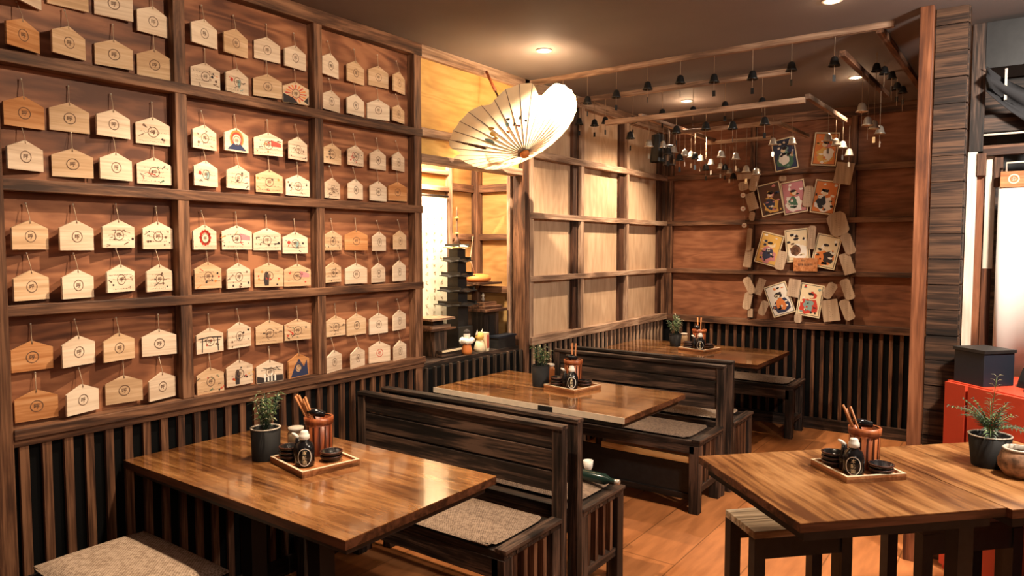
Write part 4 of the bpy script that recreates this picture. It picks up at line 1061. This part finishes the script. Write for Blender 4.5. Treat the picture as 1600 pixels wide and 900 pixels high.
# red counter
ra = Vector((2.575,4.04,0)); rb = Vector((3.10,3.57,0)); dd = (rb-ra); ang = math.atan2(dd.y, dd.x); L = 1.0
t = thing('red_counter', 'bright red cabinet standing behind the right-hand tables', 'cabinet', ra, ang)
MB().box((0,.02,0),(L,.42,.925),'redcab').build('body', t)
MB().box((0.0,0,.03),(.118,.02,.94),'redcab').build('door', t); MB().box((.135,0,.03),(.58,.02,.94),'redcab').build('door', t); MB().box((.60,0,.03),(L,.02,.94),'redcab').build('door', t)
MB().box((-.005,.02,.925),(L+.005,.43,.945),'redcab').build('counter_top', t)
def rc(px_, py_, z): return on(2, z, px_, py_)
u = dd.normalized(); v = Vector((-u.y, u.x, 0))
t = thing('dark_box', 'navy-black square box on the left end of the red cabinet', 'box', ra+u*.10+v*.12+Vector((0,0,.9455)), ang)
MB().box((-.085,-.085,0),(.085,.085,.155),'navy').build('body', t, bevel=.003); MB().box((-.09,-.09,.155),(.09,.09,.17),'black_wood').build('lid', t)
for i, (s, o_, r) in enumerate(((.245,.24,.058),(.36,.16,.066),(.51,.15,.074))):
    t = thing('hexagonal_bowl', 'black six-sided bowl turned over on the red cabinet, %s from the box' % ORD[i], 'bowl', ra+u*s+v*o_+Vector((0,0,.9455)), ang+.3*i, 'black six-sided bowls on the red cabinet')
    MB().lathe([(r,0),(r*.95,.03),(r*.62,.092)],'black_wood',6,smooth=False).build('body', t)
    MB().lathe([(r*.40,.092),(r*.36,.104)],'black_wood',6,smooth=False).build('foot', t)
# lit window frame with posts
def wframe(x0,x1,z0,z1,y,mat,dep=.05): trim(MB().box((x0,y,z0),(x1,y+dep,z1),mat), .002)
def X5(pxx, y): return on(1, y, pxx, 385).x
def Z5(pxx, pyy, y): return on(1, y, pxx, pyy).z
Y1 = 4.45
M['lime'] = wood('pale_lime_washed_timber', (.62,.53,.42), (.74,.65,.54), (.84,.78,.68), 'z', rough=.6, bump=.1)
wframe(X5(1507,Y1), X5(1522,Y1), .0, Z5(1512,238,Y1), Y1,'lime')
wframe(X5(1522,Y1), X5(1533,Y1), .0, Z5(1525,262,Y1), Y1+.03,'red_z')
wframe(X5(1535,Y1), X5(1551,Y1), Z5(1540,420,Y1), Z5(1540,240,Y1), Y1+.05,'lime',.03)
wframe(X5(1534,Y1), X5(1549,Y1), .0, Z5(1540,420,Y1), Y1+.05,'red_z',.03)
wframe(X5(1508,Y1), X5(1530,Y1), Z5(1515,238,Y1), Hc-.02, Y1,'char_z')
wframe(X5(1548,Y1), X5(1562,Y1), Z5(1550,292,Y1), Z5(1550,238,Y1), Y1+.03,'frame_z')
wframe(X5(1522,Y1), X5(1536,Y1), Z5(1528,275,Y1), Z5(1528,240,Y1), Y1-.01,'frame_z')
wframe(X5(1530,Y1), 3.6, Z5(1560,206,Y1), Z5(1560,178,Y1), Y1,'char_x')
wframe(X5(1530,Y1), 3.6, Z5(1560,211,Y1), Z5(1560,208,Y1), Y1-.005,'rim',.01)
wframe(X5(1530,Y1), 3.6, Z5(1560,242,Y1), Z5(1560,226,Y1), Y1,'frame_x')
wframe(X5(1528,Y1), 3.6, Z5(1560,105,Y1), Hc-.02, Y1,'black_wood',.3)
wframe(2.60, 3.8, Z5(1560,600,Y1), Z5(1560,560,Y1)-.02, Y1+.12,'char_x')
struct(MB().box((2.6,4.80,0),(6.0,4.86,Hc),'char_x').box((2.72,4.79,1.95),(3.6,4.80,2.28),'black_wood').build('wall_rear_right'))
# slanted brace and fabric
t = thing('draped_cloth', 'dark grey cloth draped under the ceiling at the upper right corner', 'cloth', on(1, Y1-.05, 1570, 150))
n = 14; vs = []; fs = []
for i in range(n+1):
    for j in range(7):
        s = i/n; vs.append((-.08+.30*s, .05*math.sin(j*1.7+s*3), .16-.30*s+.12*s*s-j*.022*(1+.5*s)))
for i in range(n):
    for j in range(6): a_ = i*7+j; fs.append((a_, a_+7, a_+8, a_+1))
o = MB().add(vs, fs, 'cordcloth', None, True).build('fabric', t); sm = o.modifiers.new('thickness','SOLIDIFY'); sm.thickness = .004
trim(MB().box((X5(1560,Y1-.03), Y1-.06, Z5(1560,160,Y1)), (X5(1564,Y1-.03), Y1-.04, Z5(1560,112,Y1)), 'rim'), 0)
# banner
Yb = 4.42
t = thing('hanging_banner', 'white hanging banner from a round-crested wooden board at the right edge', 'banner', (X5(1557,Yb), Yb, Z5(1560,292,Yb)))
xw = .42; zl = Z5(1560,292,Yb)-.93
vs = []; fs = []
for i in range(21):
    for j in range(2): vs.append((xw*i/20, -.012*math.sin(i*.9)*j, -zl*j))
for i in range(20): fs.append((2*i, 2*i+2, 2*i+3, 2*i+1))
o = MB().add(vs, fs, 'cloth', None, True).build('cloth', t); sm = o.modifiers.new('thickness','SOLIDIFY'); sm.thickness = .003
MB().box((0.005,-.015,-.005),(xw,.012,.075),'tray').build('header_board', t, bevel=.003)
mb = MB(); disc(mb, 0,0,.024,'cream',.001,24,.018); disc(mb,0,0,.010,'cream',.001,14); put_glyph(mb,'呼',.018,'cup_dk',.0014,0,0)
o = mb.build('crest', t); o.location = (.062,-.016,.036); o.rotation_euler = (0,0,-PI/2)
mb = MB().tube([(.03,0,.075),(.03,0,.12),(.11,0,.12)],.005,'rim',8); mb.build('hanger', t)

for o in list(bpy.data.objects):
    if o.type == 'MESH' and o.name.startswith('trim') and 'kind' not in o: o['kind'] = 'structure'
